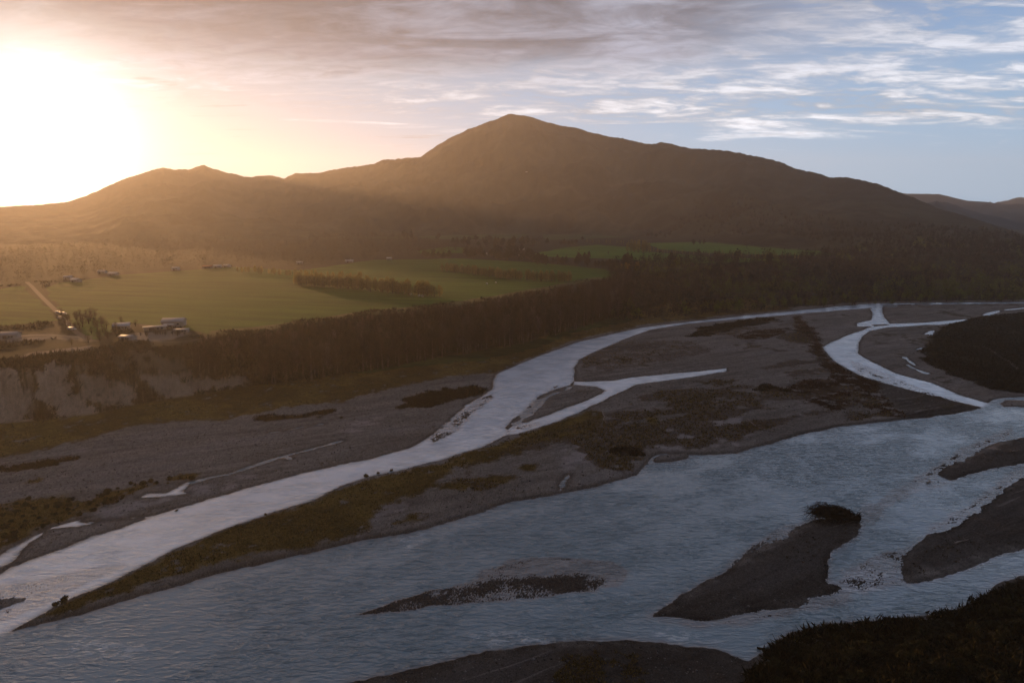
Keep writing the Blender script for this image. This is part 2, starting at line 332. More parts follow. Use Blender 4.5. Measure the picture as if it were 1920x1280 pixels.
def terrain(X, Y, full=True):
    """height and plan masks at any points of the valley"""
    X = np.asarray(X, np.float32); Y = np.asarray(Y, np.float32)
    r = np.hypot(X, Y); a = np.arctan2(X, Y)
    s = np.full(X.shape, 60, np.float32)
    for p in WATER: s = np.minimum(s, sd_poly(X, Y, p))
    for p, w in STREAMS: s = np.minimum(s, sd_pl(X, Y, p, w) + (fbm(X, Y, 5, 2, seed=3) - .5) * 1.4)
    for p in ISLES: s = np.maximum(s, -sd_poly(X, Y, p))
    jit = (fbm(X, Y, 14, 3, seed=1) - .5) * 3.6 + (fbm(X, Y, 2.2, 3, seed=2) - .5) * 1.6
    s = s + jit * ss(np.abs(s), 40, 0) * np.where(r > 420, .8, 1) * .8
    cut = sd_pl(X, Y, CUTBANK, 0)
    steep = ss(cut, 14, 3)
    land = (.35 + .35 * steep) * (1 - np.exp(-np.maximum(s, 0) / (2.6 - 1.9 * steep))) + .010 * np.clip(s, 0, 60) \
        + (fbm(X, Y, 30, 4, seed=4) - .45) * .9 * ss(s, 1, 12) + (fbm(X, Y, 3, 3, seed=5) - .5) * .16 * ss(s, 0, 3)
    bed = -1.7 * (1 - np.exp(np.minimum(s, 0) / 5.0))
    z = np.where(s > 0, np.maximum(land, .02), bed)
    mx = fbm(X, Y, 7, 3, seed=6) - .5; mp = rng.random(X.shape).astype(np.float32) - .5
    shoal = np.zeros_like(X)
    for p, h, ro in SHOALS:
        q = sd_poly(X, Y, p, 0, 12)
        w = ss(q + mx * 5, 2.0, -1.2); w = np.where(s > 6, 0, w)
        z = z * (1 - w) + w * (h + mx * ro * 1.0 + mp * ro * .42); shoal = np.maximum(shoal, w)
    # terrace
    de = sd_line(X, Y, EDGE_W); dt = sd_line(X, Y, TOE_W)
    big = [(-9000, -3000), (9000, -3000)]
    under_toe = inside(X, Y, list(map(tuple, TOE_W)) + [(9000, -9000), (-9000, -9000)])
    over_edge = ~inside(X, Y, list(map(tuple, EDGE_W)) + [(9000, -9000), (-9000, -9000)])
    t = dt / (dt + de + 1e-3); t = np.where(under_toe, 0, np.where(over_edge, 1, t))
    slump = (fbm(X, Y, 16, 4, seed=7) - .5)
    tt = np.clip(t + slump * .55 * ss(t, 0, .2) * ss(t, 1, .8), 0, 1)
    z = z * (1 - ss(t, 0, .1)) + ss(t, 0, .1) * (1 + (TZ - 1) * ss(tt, 0.0, 1.0)) + (fbm(X, Y, 200, 3, seed=8) - .5) * 2.0 * ss(t, .9, 1.0)
    z = np.where(over_edge & (de < .1), TZ, z)
    # near right bank
    q = sd_poly(X, Y, VEG[-3][0], 0, 60)
    z = z + ss(q, 0, -30) * (5.0 + 5 * (fbm(X, Y, 22, 3, seed=9) - .4))
    q = sd_poly(X, Y, VEG[19][0], 0, 60) if False else sd_poly(X, Y, VEG[-5][0], 0, 60)
    z = z + ss(q, 0, -10) * (1.6 + 2.5 * (fbm(X, Y, 20, 3, seed=9) - .4))
    # mountain
    tan = np.interp(a, SK_A, SK_T); Rc = np.interp(a, CR_A, CR_R); Rf = np.interp(a, FT_A, FT_R)
    Hc = CAM_H + Rc * tan
    m = np.clip((r - Rf) / (Rc - Rf), 0, 1)
    nz = fbm(X, Y, 700, 3, seed=12); rid = 1 - np.abs(2 * fbm(X, Y, 420, 5, .52, seed=13) - 1) * 2
    rid2 = 1 - np.abs(2 * fbm(X, Y, 120, 3, .5, seed=14) - 1) * 2
    prof = .55 * m ** 1.25 + .45 * m ** 2.2
    up = (Hc - z) * prof + (m > 0) * ss(m, 0, .15) * ss(m, 1, .80) * ((rid - .3) * 85 + (nz - .5) * 100 + (rid2 - .3) * 14) * ss(Hc, 100, 420)
    back = np.clip((r - Rc) / 1300, 0, 1)
    H = z + np.where(r > Rf, np.maximum(up, -5 * m), 0)
    H = np.where(r > Rc, z + (Hc - z) * (1 - ss(back, 0, 1)), H)
    return H, s, t, m, shoal, r, a

# ------------------------------------------------------------------ polar survey grid (fine where the valley is near, coarse far off)
rows = [0.5, 20, 40, 60, 75]
rr = 86.0
while rr < 5500:
    rows.append(rr)
    rr += min(max(rr * rr / 62000, .3), rr / 330 if rr < 1600 else rr / 150) if rr < 7000 else rr / 12
rows = np.array(rows)
az_in = np.radians(np.linspace(-45, 45, 1180))
az_out = np.radians(np.concatenate([np.linspace(45, 315, 60)[1:-1]]))
azs = np.concatenate([az_in, az_out])
nR, nA = len(rows), len(azs)
GX = (rows[:, None] * np.sin(azs)[None]).astype(np.float32); GY = (rows[:, None] * np.cos(azs)[None]).astype(np.float32)
H, S, T, M_, SH, RR, AA = terrain(GX.ravel(), GY.ravel())
X = GX.ravel(); Y = GY.ravel()
i0 = (np.arange(nR - 1)[:, None] * nA + np.arange(nA)[None]); i1 = (np.arange(nR - 1)[:, None] * nA + (np.arange(nA)[None] + 1) % nA)
quads = np.stack([i0, i1, i1 + nA, i0 + nA], -1).reshape(-1, 4)

# ---- colours of the land itself (albedo)
def lerp(c, k2, w): return c * (1 - w[:, None]) + np.asarray(k2, np.float32)[None] * w[:, None]
n_a = fbm(X, Y, 26, 4, seed=21); n_b = fbm(X, Y, 5, 4, seed=22); n_c = fbm(X, Y, 1.3, 2, seed=23); pep = rng.random(len(X)).astype(np.float32)
C = np.tile(np.array([[.170, .150, .134]], np.float32), (len(X), 1))
# bands left by the floods, running along the river
ca, sa = math.cos(R(28)), math.sin(R(28))
bands = fbm((X * ca + Y * sa) / 6, (-X * sa + Y * ca), 9, 4, seed=24)
C *= (.30 + .95 * bands + .30 * n_b + .25 * n_a)[:, None]
C = lerp(C, (.155, .145, .145), ss(bands, .58, .75) * .5)
C *= (1 + (pep - .5) * .55 * ss(RR, 900, 250))[:, None]
H = H + np.where(S > .4, (rng.random(len(X)).astype(np.float32) - .5) * .11 * ss(RR, 800, 200) * (T < .02), 0).astype(np.float32)
for p in ([(1213,1160),(1350,1075),(1530,973),(1614,975),(1600,1010),(1560,1050),(1590,1104),(1480,1141),(1330,1168)], [(500,1400),(640,1282),(840,1237),(1000,1210),(1200,1198),(1340,1213),(1420,1240),(1450,1400)],
          [(1590,700),(1700,730),(1840,765),(1780,778),(1700,785),(1650,735)], [(1668,1090),(1672,1062),(1740,1003),(1920,890),(2600,770),(2600,900),(1920,1028)], [(1725,916),(1760,880),(1920,815),(2600,740),(2600,810),(1920,870)]):
    C = C * (1 - .62 * ss(sd_poly(X, Y, p, 0, 20) + (n_b - .5) * 5, 2, -3))[:, None]
for p in PALE: C = lerp(C, (.34, .30, .29), ss(sd_poly(X, Y, p, 0, 20) + (n_b - .5) * 22 + (bands - .5) * 14, 2, -5) * .65)
wet = ss(S, 3.0, .3) * (RR < 1500)
C *= (1 - .45 * wet - .25 * SH)[:, None]
ln = fbm((X * ca + Y * sa) / 14, (-X * sa + Y * ca), 5, 3, seed=26); ln = np.clip(1 - np.abs(ln - .5) * 26, 0, 1) * ss(fbm(X, Y, 40, 2, seed=27), .45, .6)
C = lerp(C, (.30, .27, .25), ln * .5 * ss(S, 2, 5))
ln2 = fbm((X * ca + Y * sa) / 9, (-X * sa + Y * ca), 8, 3, seed=28); C *= (1 - .26 * np.clip(1 - np.abs(ln2 - .47) * 18, 0, 1) * ss(S, 2, 5))[:, None]
vegmask = np.zeros(len(X), np.float32); vegkind = np.zeros(len(X), np.int8)
VC = [(.125, .085, .024), (.070, .040, .022), (.030, .027, .015), (.050, .062, .016), (.075, .050, .038), (.058, .042, .032), (.034, .028, .018)]
for p, kd in VEG:
    q = sd_poly(X, Y, p, 0, 30)
    w = ss(q + (n_a - .5) * (14 if kd != 3 else 4) + (n_b - .5) * 9, 1.5, -2.5) * ss(S, .8, 2.2)
    if kd in (0, 1, 4): w = w * ss(n_b + .30 * n_c + (.12 if kd == 0 else -.02), .42, .60)
    if kd == 4: w *= .5
    if kd == 5: w = w * ss(.6 * n_a + .4 * bands + .15 * (n_b - .5), .49, .57) * .75
    col = np.array(VC[kd], np.float32)[None] * (.22 + .75 * n_b + .75 * ss(n_a, .38, .62) * (.4 + 1.1 * n_c))[:, None]
    C = C * (1 - w[:, None]) + col * w[:, None]
    vegmask = np.maximum(vegmask, w); vegkind[w > .4] = kd
# sparse tufts anywhere on the bars
w = ss(n_a + .5 * n_b, .92, 1.02) * ss(S, 4, 8) * .8 * ss(RR, 330, 420); C = lerp(C, (.055, .045, .025), w); vegmask = np.maximum(vegmask, w * .3)
# faint vehicle track over the island
for p in ([(1130,822),(1170,795),(1215,765),(1260,742),(1330,730)], [(880,905),(960,880),(1060,838),(1130,822)]):
    q = sd_pl(X, Y, p, 0, 0, 20); C = lerp(C, (.20, .18, .175), np.exp(-((np.abs(q) - 1.0) / .45) ** 2) * .55)
# bluff: pale silt where it has slipped, brown scrub elsewhere
onb = ss(T, .02, .10) * ss(T, 1.0, .93)
azpx = 960 + 1257 * X / np.maximum(Y, 1)
slip = fbm(X, Y, 24, 4, seed=31) + .28 * (fbm(X, Y, 5, 3, seed=32) - .5)
bare = ss(slip + .30 * ss(azpx, 480, 120) - .25 * ss(azpx, 430, 560) - .22 * ss(T, .4, .75), .53, .60)
vx, vy = X, Y * math.cos(PITCH) - (H - CAM_H) * math.sin(PITCH)
vu = 960 + 1280 * vx / np.maximum(vy, 1); vv = 640 - 1280 * (Y * math.sin(PITCH) + (H - CAM_H) * math.cos(PITCH)) / np.maximum(vy, 1)
wob = (fbm(X, Y, 9, 3, seed=44) - .5) * 34 + (fbm(X, Y, 2.6, 3, seed=49) - .5) * 26; wob2 = (fbm(X + 50, Y, 9, 3, seed=45) - .5) * 22 + (fbm(X, Y + 40, 2.6, 3, seed=50) - .5) * 22
bare = np.zeros_like(X)
for p, g in (([(-300,700),(0,686),(30,690),(45,720),(62,760),(60,792),(0,800),(-300,820)], 1), ([(88,683),(125,688),(140,738),(176,768),(182,782),(110,797),(80,765),(58,740),(75,715)], 1),
             ([(150,705),(200,698),(235,722),(249,735),(238,760),(215,764),(160,750),(148,730)], .85), ([(175,660),(270,662),(340,680),(345,698),(255,700),(185,690)], .38),
             ([(258,702),(330,700),(372,706),(382,698),(400,712),(432,700),(456,708),(478,727),(440,727),(392,731),(362,750),(300,742),(262,722)], .95)):
    ins = inside(vu + wob, vv + wob2, p) & (Y > 100); bare = np.maximum(bare, g * ins)
bare = bare * ss(fbm(X, Y, 3.0, 3, seed=46) + .22 * bare, .34, .52)
scrub = np.array([[.050, .038, .018]], np.float32) * (.7 + .8 * n_b[:, None])
bare = np.maximum(bare, .42 * ss(fbm(AA * 4000, H * .35, 7, 4, seed=48), .45, .62) * ss(azpx, 470, 380) * ss(T, .9, .7))
cl = np.array([[.27, .205, .155]], np.float32) * (.60 + .45 * fbm(X, H * 3, 3, 3, seed=33) + .35 * fbm(AA * 4000, H * .5, 9, 3, seed=47) + (pep - .5) * .3)[:, None]
bl = scrub * (1 - bare[:, None]) + cl * bare[:, None]
C = C * (1 - onb[:, None]) + bl * onb[:, None]
# terrace
on = ss(T, .95, 1.0)
tc_ = np.array([[.032, .028, .015]], np.float32) * (.7 + .6 * fbm(X, Y, 60, 4, seed=34)[:, None])
for p, c in FIELDS:
    q = sd_poly(X, Y, p, TZ, 60); w = ss(q + (fbm(X, Y, 30, 2, seed=35) - .5) * 10, 2, -2)
    a_ = R(75); str_ = fbm(X * math.cos(a_) + Y * math.sin(a_), (-X * math.sin(a_) + Y * math.cos(a_)) / 9, 7, 3, seed=36)
    v = (.25 + .55 * fbm(X, Y, 90, 4, seed=37) + .75 * str_) * .95
    tc_ = tc_ * (1 - w[:, None]) + np.array([c], np.float32) * v[:, None] * w[:, None]
for p in ([(-200,700),(0,680),(60,661),(170,648),(165,657),(60,676),(0,692),(-200,720)], [(-300,650),(40,628),(85,626),(165,631),(165,638),(90,636),(-300,668)],
          [(235,640),(250,625),(300,622),(345,620),(350,630),(300,640)]):
    q = sd_poly(X, Y, p, TZ, 40); tc_ = lerp(tc_, (.26, .21, .17), ss(q + (n_b - .5) * 10, 3, -3) * .8)
C = C * (1 - on[:, None]) + tc_ * on[:, None]
# mountain bush
mo = ss(M_, 0.0, .02)
bush = np.array([[.030, .030, .018]], np.float32) * (.15 + 1.1 * fbm(X, Y, 36, 4, .65, seed=38) + .9 * ss(fbm(X, Y, 160, 4, .6, seed=41), .4, .65))[:, None]
bush = bush * (1 - ss(M_, .7, .95)[:, None] * .6) + np.array([[.055, .045, .03]], np.float32) * ss(M_, .7, .95)[:, None] * .6
C = C * (1 - mo[:, None]) + bush * mo[:, None]
C = np.clip(C, .004, .6)
alpha = np.maximum(vegmask, np.maximum(onb * (1 - bare), mo))
# bush canopy on the mountain as real relief
H = H + mo * (fbm(X, Y, 24, 3, .65, seed=39) - .5) * 9 * ss(RR, 7000, 5000)
GH = H

def principled(k, col, rough=.9, spec=.3, bump=None, bstr=.5, bdist=1.0):
    b = k.new('ShaderNodeBsdfPrincipled'); k.put(b.inputs['Base Color'], col); k.put(b.inputs['Roughness'], rough)
    k.put(b.inputs['Specular IOR Level'], spec)
    if bump is not None:
        bn = k.new('ShaderNodeBump'); k.put(bn.inputs['Height'], bump); k.put(bn.inputs['Strength'], bstr); bn.inputs['Distance'].default_value = bdist
        k.l.new(bn.outputs[0], b.inputs['Normal'])
    k.l.new(b.outputs[0], k.new('ShaderNodeOutputMaterial').inputs[0])
    return b
def mat(name):
    m = bpy.data.materials.new(name); m.use_nodes = True
    return m, N(m.node_tree)

m_land, k = mat("land")
at = k.new('ShaderNodeVertexColor', layer_name='Col')
geo = k.new('ShaderNodeNewGeometry').outputs['Position']
f1 = k.noise(geo, 2.6, 3, .7); f2 = k.noise(geo, .55, 3, .6)
vo = k.new('ShaderNodeTexVoronoi'); k.put(vo.inputs['Vector'], geo); vo.inputs['Scale'].default_value = 1.5
stone = k.rng(vo.outputs['Distance'], .08, .18, 1.9, 1.0)
mul = k.math('MULTIPLY', k.rng(f1, .3, .7, .72, 1.28, False), k.rng(f2, .3, .7, .88, 1.12, False))
cc = k.vmath('SCALE', at.outputs[0]); k.put(cc.node.inputs['Scale'], mul)
hb = k.math('ADD', k.math('MULTIPLY', f1, .5), f2)
principled(k, cc, 1.0, .03, hb, .9, .5)

land = mesh('ground', np.stack([X, Y, H], -1), quads, m_land, smooth=True, col=np.concatenate([C, alpha[:, None]], 1))
tag(land, 'braided gravel riverbed, terrace farmland and bush-covered mountain side', kind='structure')

def height_at(x, y):
    return terrain(np.atleast_1d(x), np.atleast_1d(y))[0]

# ------------------------------------------------------------------ far ranges
m_far, k = mat("far_hills")
geo = k.new('ShaderNodeNewGeometry').outputs['Position']
fc = k.mix(k.noise(geo, .01, 5, .65), (.009, .017, .026, 1), (.020, .030, .042, 1))  # blue of the distance haze is mixed into the hills' base colour
principled(k, fc, .95, .1)
for q, (px_, D, wd) in enumerate(RIDGES):
    A_, T_ = skyline(px_)
    aa = np.linspace(A_[0], A_[-1], 500); u = np.linspace(-1, 1, 41)
    Rg = D + u[:, None] * wd
    hc = CAM_H + D * np.interp(aa, A_, T_)[None]
    xx = Rg * np.sin(aa)[None]; yy = Rg * np.cos(aa)[None]
    pr = np.where(u < 0, (1 + u) ** 1.4, (1 - u) ** 1.1)[:, None]
    hh = -20 + (hc + 20 + (fbm(xx * 0 + aa[None] * 9000, yy * 0, 260, 4, seed=q + 50) - .5) * 10) * pr
    hh += (1 - np.abs(2 * fbm(xx, yy, 500, 5, seed=q + 40) - 1) * 2 - .3) * 90 * ss(pr, 0, .3) * ss(pr, 1, .75)
    a0 = (np.arange(40)[:, None] * 500 + np.arange(499)[None]).reshape(-1)
    f = np.stack([a0, a0 + 1, a0 + 501, a0 + 500], -1)
    o = mesh('hills', np.stack([xx, yy, hh], -1).reshape(-1, 3), f, m_far, smooth=True)
    tag(o, 'blue distant range of hills fading behind the mountain', kind='structure')

# ------------------------------------------------------------------ river
lo_ = (GH < .5) & (S < 6) & (RR < 2600) & (T < .05)
qk = lo_[quads].any(1) & (RR[quads].max(1) < 2600)
qs = quads[qk]; used = np.unique(qs); remap = np.full(len(X), -1); remap[used] = np.arange(len(used))
depth = np.clip(-GH[used], 0, 3)
wx, wy = X[used], Y[used]
fx_ = wx * math.cos(R(28)) + wy * math.sin(R(28)); fy_ = -wx * math.sin(R(28)) + wy * math.cos(R(28))
chop = .50 + .85 * ss(.55 * fbm(fx_ / 3.2, fy_, 9, 3, seed=61) + .45 * fbm(wx, wy, 34, 2, seed=62), .38, .62)             # where the current is rough
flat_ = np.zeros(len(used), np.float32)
for p in WATER[1:]: flat_ = np.maximum(flat_, ss(sd_poly(wx, wy, p, 0, 20), 1, -2))                      # the upper channel runs smoother; also masks its painted sky sheen
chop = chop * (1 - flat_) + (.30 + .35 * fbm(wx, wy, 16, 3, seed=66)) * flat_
for p, g in (([(760,850),(860,775),(930,700),(1087,640),(1077,715),(960,800),(860,845)], .9), ([(1547,655),(1600,660),(1690,700),(1840,757),(1700,740),(1590,700)], .6), ([(0,1077),(117,1030),(233,1000),(283,1052),(133,1120),(20,1183),(-300,1300)], .7)):
    w = ss(sd_poly(wx, wy, p, 0, 20), 2, -8); chop = chop * (1 - w) + g * w * (.6 + .6 * fbm(wx, wy, 9, 2, seed=64))
foam = np.zeros(len(used), np.float32)
for p, g in (([(880,1195),(915,1180),(1030,1185),(1030,1205),(930,1215)], .55), ([(1560,1100),(1600,1065),(1670,1070),(1660,1110),(1600,1118)], .45),
             ([(1215,1175),(1330,1190),(1350,1205),(1230,1200)], .5), ([(740,1010),(800,995),(800,1010),(760,1035)], .35),
             ([(150,1190),(280,1215),(270,1235),(90,1230)], .4)):
    foam = np.maximum(foam, g * ss(sd_poly(wx, wy, p, 0, 20), 2, -3))
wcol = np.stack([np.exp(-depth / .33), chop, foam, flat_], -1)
m_water, k = mat("river_water")
va = k.new('ShaderNodeVertexColor', layer_name='Col')
se = k.new('ShaderNodeSeparateColor'); k.put(se.inputs[0], va.outputs[0])
shal, chp, fm = se.outputs
geo = k.new('ShaderNodeNewGeometry').outputs['Position']
fl = k.mapping(geo, (.55, 1, 1), (0, 0, R(-28)))
wn = k.noise(k.mapping(geo, (.42, 1.25, 1), (0, 0, R(-46))), .50, 2, .5, .8)
w1 = k.math('ADD', k.math('MULTIPLY', k.noise(fl, .42, 4, .55, .4), .6), k.math('MULTIPLY', k.math('POWER', wn, 2.0), 1.0)); w2 = k.noise(fl, 1.3, 3, .6, .3); w3 = k.noise(k.mapping(geo, (1, .6, 1), (0, 0, R(40))), .16, 2, .5)
hgt = k.math('ADD', k.math('MULTIPLY', w1, 1.0), k.math('MULTIPLY', w2, .32))
amp = k.math('MULTIPLY', chp, k.rng(w3, .3, .6, .6, 1.0))
col = k.mix(w3, (.118, .21, .262, 1), (.15, .235, .275, 1))
col = k.mix(k.math('MULTIPLY', va.outputs[1], k.rng(k.noise(fl, .09, 4, .6), .35, .62, .45, .95)), col, (.58, .66, .76, 1))  # milky water tone, whitened further to stand in for reflected bright sky
col = k.mix(k.math('MULTIPLY', shal, .85), col, (.15, .120, .108, 1))
fn = k.math('MULTIPLY', fm, k.rng(k.math('ADD', w1, k.math('MULTIPLY', w2, .6)), .82, .98), clamp=True)
col = k.mix(fn, col, (.75, .78, .80, 1))
b = principled(k, col, .12, .5, hgt, amp, .72)
k.put(b.inputs['IOR'], k.math('ADD', 1.75, k.math('MULTIPLY', va.outputs[1], 2.3)))
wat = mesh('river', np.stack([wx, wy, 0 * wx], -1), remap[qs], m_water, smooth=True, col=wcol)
tag(wat, 'pale glacial braided river water', kind='structure')
# ------------------------------------------------------------------ plant and object building blocks
def quat_frames(D):
    D = D / np.linalg.norm(D, axis=1, keepdims=True)
    r = rng.normal(size=D.shape); s = np.cross(D, r); s /= np.linalg.norm(s, axis=1, keepdims=True) + 1e-9
    return D, s
def blades(P, D, L, Wd, n=None):
    """one narrow triangle at each point P along D"""
    D, s = quat_frames(D); L = np.broadcast_to(L, len(P))[:, None]; Wd = np.broadcast_to(Wd, len(P))[:, None]
    v = np.stack([P - D * L * .5 - s * Wd * .5, P - D * L * .5 + s * Wd * .5, P + D * L * .5], 1).reshape(-1, 3)
    return v, np.arange(len(v)).reshape(-1, 3)
def tube(path, rad, n=5):
    path = np.asarray(path, float); rad = np.broadcast_to(rad, len(path)); v = []; f = []
    for i, p in enumerate(path):
        d = path[min(i + 1, len(path) - 1)] - path[max(i - 1, 0)]; d = d / (np.linalg.norm(d) + 1e-9)
        a = np.cross(d, [0.13, .92, .31] if abs(d[1]) < .9 else [1, 0, 0]); a /= np.linalg.norm(a); b = np.cross(d, a)
        for q in range(n):
            t = 2 * math.pi * q / n; v.append(p + rad[i] * (a * math.cos(t) + b * math.sin(t)))
    for i in range(len(path) - 1):
        for q in range(n):
            A = i * n + q; B = i * n + (q + 1) % n; f += [(A, B, B + n), (A, B + n, A + n)]
    m = len(v); v.append(path[-1]); f += [((len(path) - 1) * n + q, (len(path) - 1) * n + (q + 1) % n, m) for q in range(n)]
    return np.array(v), np.array(f)
class MB:
    def __init__(s): s.v = []; s.f = []; s.n = 0
    def add(s, vf):
        v, f = vf; s.v.append(np.asarray(v, float)); s.f.append(np.asarray(f) + s.n); s.n += len(v); return s
    def box(s, c, d, rz=0):
        x, y, z = np.array(d) / 2.; V = np.array([(a * x, b * y, e * z) for a in (-1, 1) for b in (-1, 1) for e in (-1, 1)])
        cc, sn = math.cos(rz), math.sin(rz); V = np.stack([V[:, 0] * cc - V[:, 1] * sn, V[:, 0] * sn + V[:, 1] * cc, V[:, 2]], 1) + np.array(c)
        F = [(0, 1, 3, 2), (4, 6, 7, 5), (0, 4, 5, 1), (2, 3, 7, 6), (0, 2, 6, 4), (1, 5, 7, 3)]
        return s.add((V, [t for q in F for t in ((q[0], q[1], q[2]), (q[0], q[2], q[3]))]))
    def get(s): return np.concatenate(s.v), np.concatenate(s.f)
    def build(s, name, m, parent=None, link=True, smooth=False):
        v, f = s.get(); return mesh(name, v, f, m, parent, smooth, link=link)

def simple_mat(name, col, var=.35, rough=.95, spec=.05, scale=.8, obj=True, tint=False, leaf=0.0):
    m, k = mat(name)
    geo = k.new('ShaderNodeNewGeometry').outputs['Position']
    f = k.rng(k.noise(geo, scale, 3, .6), .3, .7, 1 - var, 1 + var, False)
    if obj: f = k.math('MULTIPLY', f, k.rng(k.new('ShaderNodeObjectInfo').outputs['Random'], 0, 1, .72, 1.3, False))
    base = k.new('ShaderNodeVertexColor', layer_name='Col').outputs[0] if tint else tuple(col) + (1,)
    c = k.vmath('SCALE', base if tint else tuple(col)); k.put(c.node.inputs['Scale'], f)
    b = principled(k, c, rough, spec)
    if leaf:
        tr = k.new('ShaderNodeBsdfTranslucent'); k.put(tr.inputs[0], c); mx = k.new('ShaderNodeMixShader'); mx.inputs[0].default_value = leaf
        k.l.new(b.outputs[0], mx.inputs[1]); k.l.new(tr.outputs[0], mx.inputs[2])
        out = [n for n in k.n if n.type == 'OUTPUT_MATERIAL'][0]; k.l.new(mx.outputs[0], out.inputs[0])
    return m
M_BARK = simple_mat("pale_bark", (.115, .085, .062), .45)
M_TWIG = simple_mat("brown_twigs", (.062, .040, .024), .35)
M_TWIG2 = simple_mat("grey_twigs", (.085, .062, .046), .35)
M_OLIVE = simple_mat("olive_yellow_leaf", (.23, .19, .06), .35, leaf=.6)
M_GOLD = simple_mat("golden_leaf", (.24, .14, .03), .35, leaf=.5)
M_PINE = simple_mat("dark_needles", (.016, .019, .011), .35)
M_WILLOW = simple_mat("spring_leaf", (.12, .135, .022), .35, leaf=.4)
M_DKBARK = simple_mat("dark_bark", (.05, .036, .026), .3)
M_TINT = simple_mat("plant_tint", (1, 1, 1), .3, obj=False, tint=True)
M_DRIFT = simple_mat("grey_driftwood", (.23, .19, .16), .3)
M_DEBRIS = simple_mat("dead_branches", (.022, .018, .012), .3)

def up(n, spread, bias=1.0):
    d = rng.normal(size=(n, 3)) * spread; d[:, 2] = np.abs(d[:, 2]) * .5 + bias; return d
def crown_pts(n, lobes, sq=1.0):
    """points on the shells of several lobes (cx,cy,cz,rx,rz)"""
    L = np.array(lobes, float); i = rng.integers(0, len(L), n); q = rng.normal(size=(n, 3)); q /= np.linalg.norm(q, axis=1, keepdims=True)
    rad = rng.uniform(.55, 1.08, n)[:, None] ** .6
    return L[i, :3] + q * rad * np.stack([L[i, 3], L[i, 3], L[i, 4]], 1), q
def v_bare(hw=2.3, n=950, seed=0):
    t = MB(); lean = rng.uniform(-.5, .5, 2)
    path = [(lean[0] * z / 20 + .15 * math.sin(z), lean[1] * z / 20, z) for z in (-1.5, 2, 5, 9, 13, 17, 19.3)]
    t.add(tube(path, [.34, .30, .26, .20, .14, .07, .02], 6))
    c = MB(); P = []; D = []
    for _ in range(34):
        h = rng.uniform(3.5, 17); a = rng.uniform(0, 6.283); L = rng.uniform(.6, 1) * hw * (1.25 if h < 13 else .7) * (20.5 - h) / 14 + 1.2
        dr = np.array([math.cos(a), math.sin(a), 0]); pts = [np.array([lean[0] * h / 20, lean[1] * h / 20, h]) + dr * L * .5 * u ** .7 + np.array([0, 0, L * 1.25 * u]) for u in (0, .4, .75, 1)]
        c.add(tube(pts, [.09, .06, .04, .015], 3))
        m = n // 34; u = rng.uniform(.15, 1.1, m)[:, None]
        P.append(pts[0] + dr * L * .5 * u ** .7 + np.array([0, 0, 1.25 * L]) * u + rng.normal(size=(m, 3)) * .42); D.append(up(m, .55) + dr * .4)
    P = np.concatenate(P); D = np.concatenate(D)
    c.add(blades(P, D, rng.uniform(.7, 1.5, len(P)), rng.uniform(.06, .13, len(P))))
    return t, c
def v_poplar(n=800):
    t = MB(); t.add(tube([(0, 0, -1), (0, 0, 6), (.1, .1, 14), (0, 0, 19)], [.35, .28, .15, .03], 5))
    c = MB(); lobes = [(rng.uniform(-.5, .5), rng.uniform(-.5, .5), z, 2.3 * math.sin(math.pi * (z / 21) ** .8) + .5, 3.0) for z in np.linspace(4.5, 17.2, 7)]
    P, q = crown_pts(n, lobes); c.add(blades(P, up(n, .6), rng.uniform(.7, 1.5, n), rng.uniform(.22, .45, n)))
    for _ in range(16):
        h = rng.uniform(3, 14); a = rng.uniform(0, 6.28); c.add(tube([(0, 0, h), (.8 * math.cos(a), .8 * math.sin(a), h + 1.6), (1.3 * math.cos(a), 1.3 * math.sin(a), h + 4)], [.1, .06, .02], 3))
    return t, c
def v_round(n=1100, squat=1.0, leaf=(.6, 1.1), conic=False):
    t = MB(); t.add(tube([(0, 0, -1.5), (.2, 0, 4), (.3, .3, 9), (.1, .2, 15)], [.8, .6, .4, .1], 6))
    lobes = []
    for _ in range(13):
        a = rng.uniform(0, 6.28); z = rng.uniform(5, 15.5); w = (6.0 if not conic else 5.2 * (1 - (z - 4) / 15)) * math.sqrt(max(0.1, 1 - ((z - 9) / 9.5) ** 2)) * squat
        rr_ = rng.uniform(0, .75) * w; lobes.append((rr_ * math.cos(a), rr_ * math.sin(a), z, rng.uniform(1.8, 3.4) * squat, rng.uniform(1.6, 2.9)))
    for q in lobes[:7]: t.add(tube([(.2, 0, 3.5), (q[0] * .5, q[1] * .5, q[2] * .6 + 1), (q[0], q[1], q[2])], [.35, .22, .06], 4))
    lobes.append((0, 0, 17.2, 1.6 if not conic else .8, 2.4))
    c = MB(); P, q = crown_pts(n, lobes); D = q + rng.normal(size=q.shape) * .7
    c.add(blades(P, D, rng.uniform(*leaf, n) * 1.6, rng.uniform(*leaf, n)))
    return t, c
class Kind:
    def __init__(s, name, cat, makers, mb, mc):
        s.name, s.cat = name, cat; s.raw = [f() for f in makers]
        s.var = [(a.build('trunk', mb, link=False), b.build('crown', mc, link=False)) for a, b in s.raw]
    def put(s, x, y, z, h, label, group=None, w=1.0, name=None, cat=None):
        o = empty(name or s.name, (x, y, z), rng.uniform(0, 6.28), (h / 20 * w, h / 20 * w, h / 20))
        tag(o, label, cat or s.cat, group)
        for src in s.var[rng.integers(len(s.var))]:
            c = src.copy(); COL.objects.link(c); c.parent = o
        return o
K_BARE = Kind('bare_tree', 'tree', [v_bare] * 6, M_BARK, M_TWIG)
K_BARE2 = Kind('bare_tree', 'tree', [lambda: v_bare(3.4, 800)] * 3, M_BARK, M_TWIG2)
K_POP = Kind('poplar_tree', 'tree', [v_poplar] * 4, M_BARK, M_OLIVE)
K_THIN = Kind('poplar_tree', 'tree', [lambda: v_bare(1.3, 420)] * 3, M_BARK, M_OLIVE)
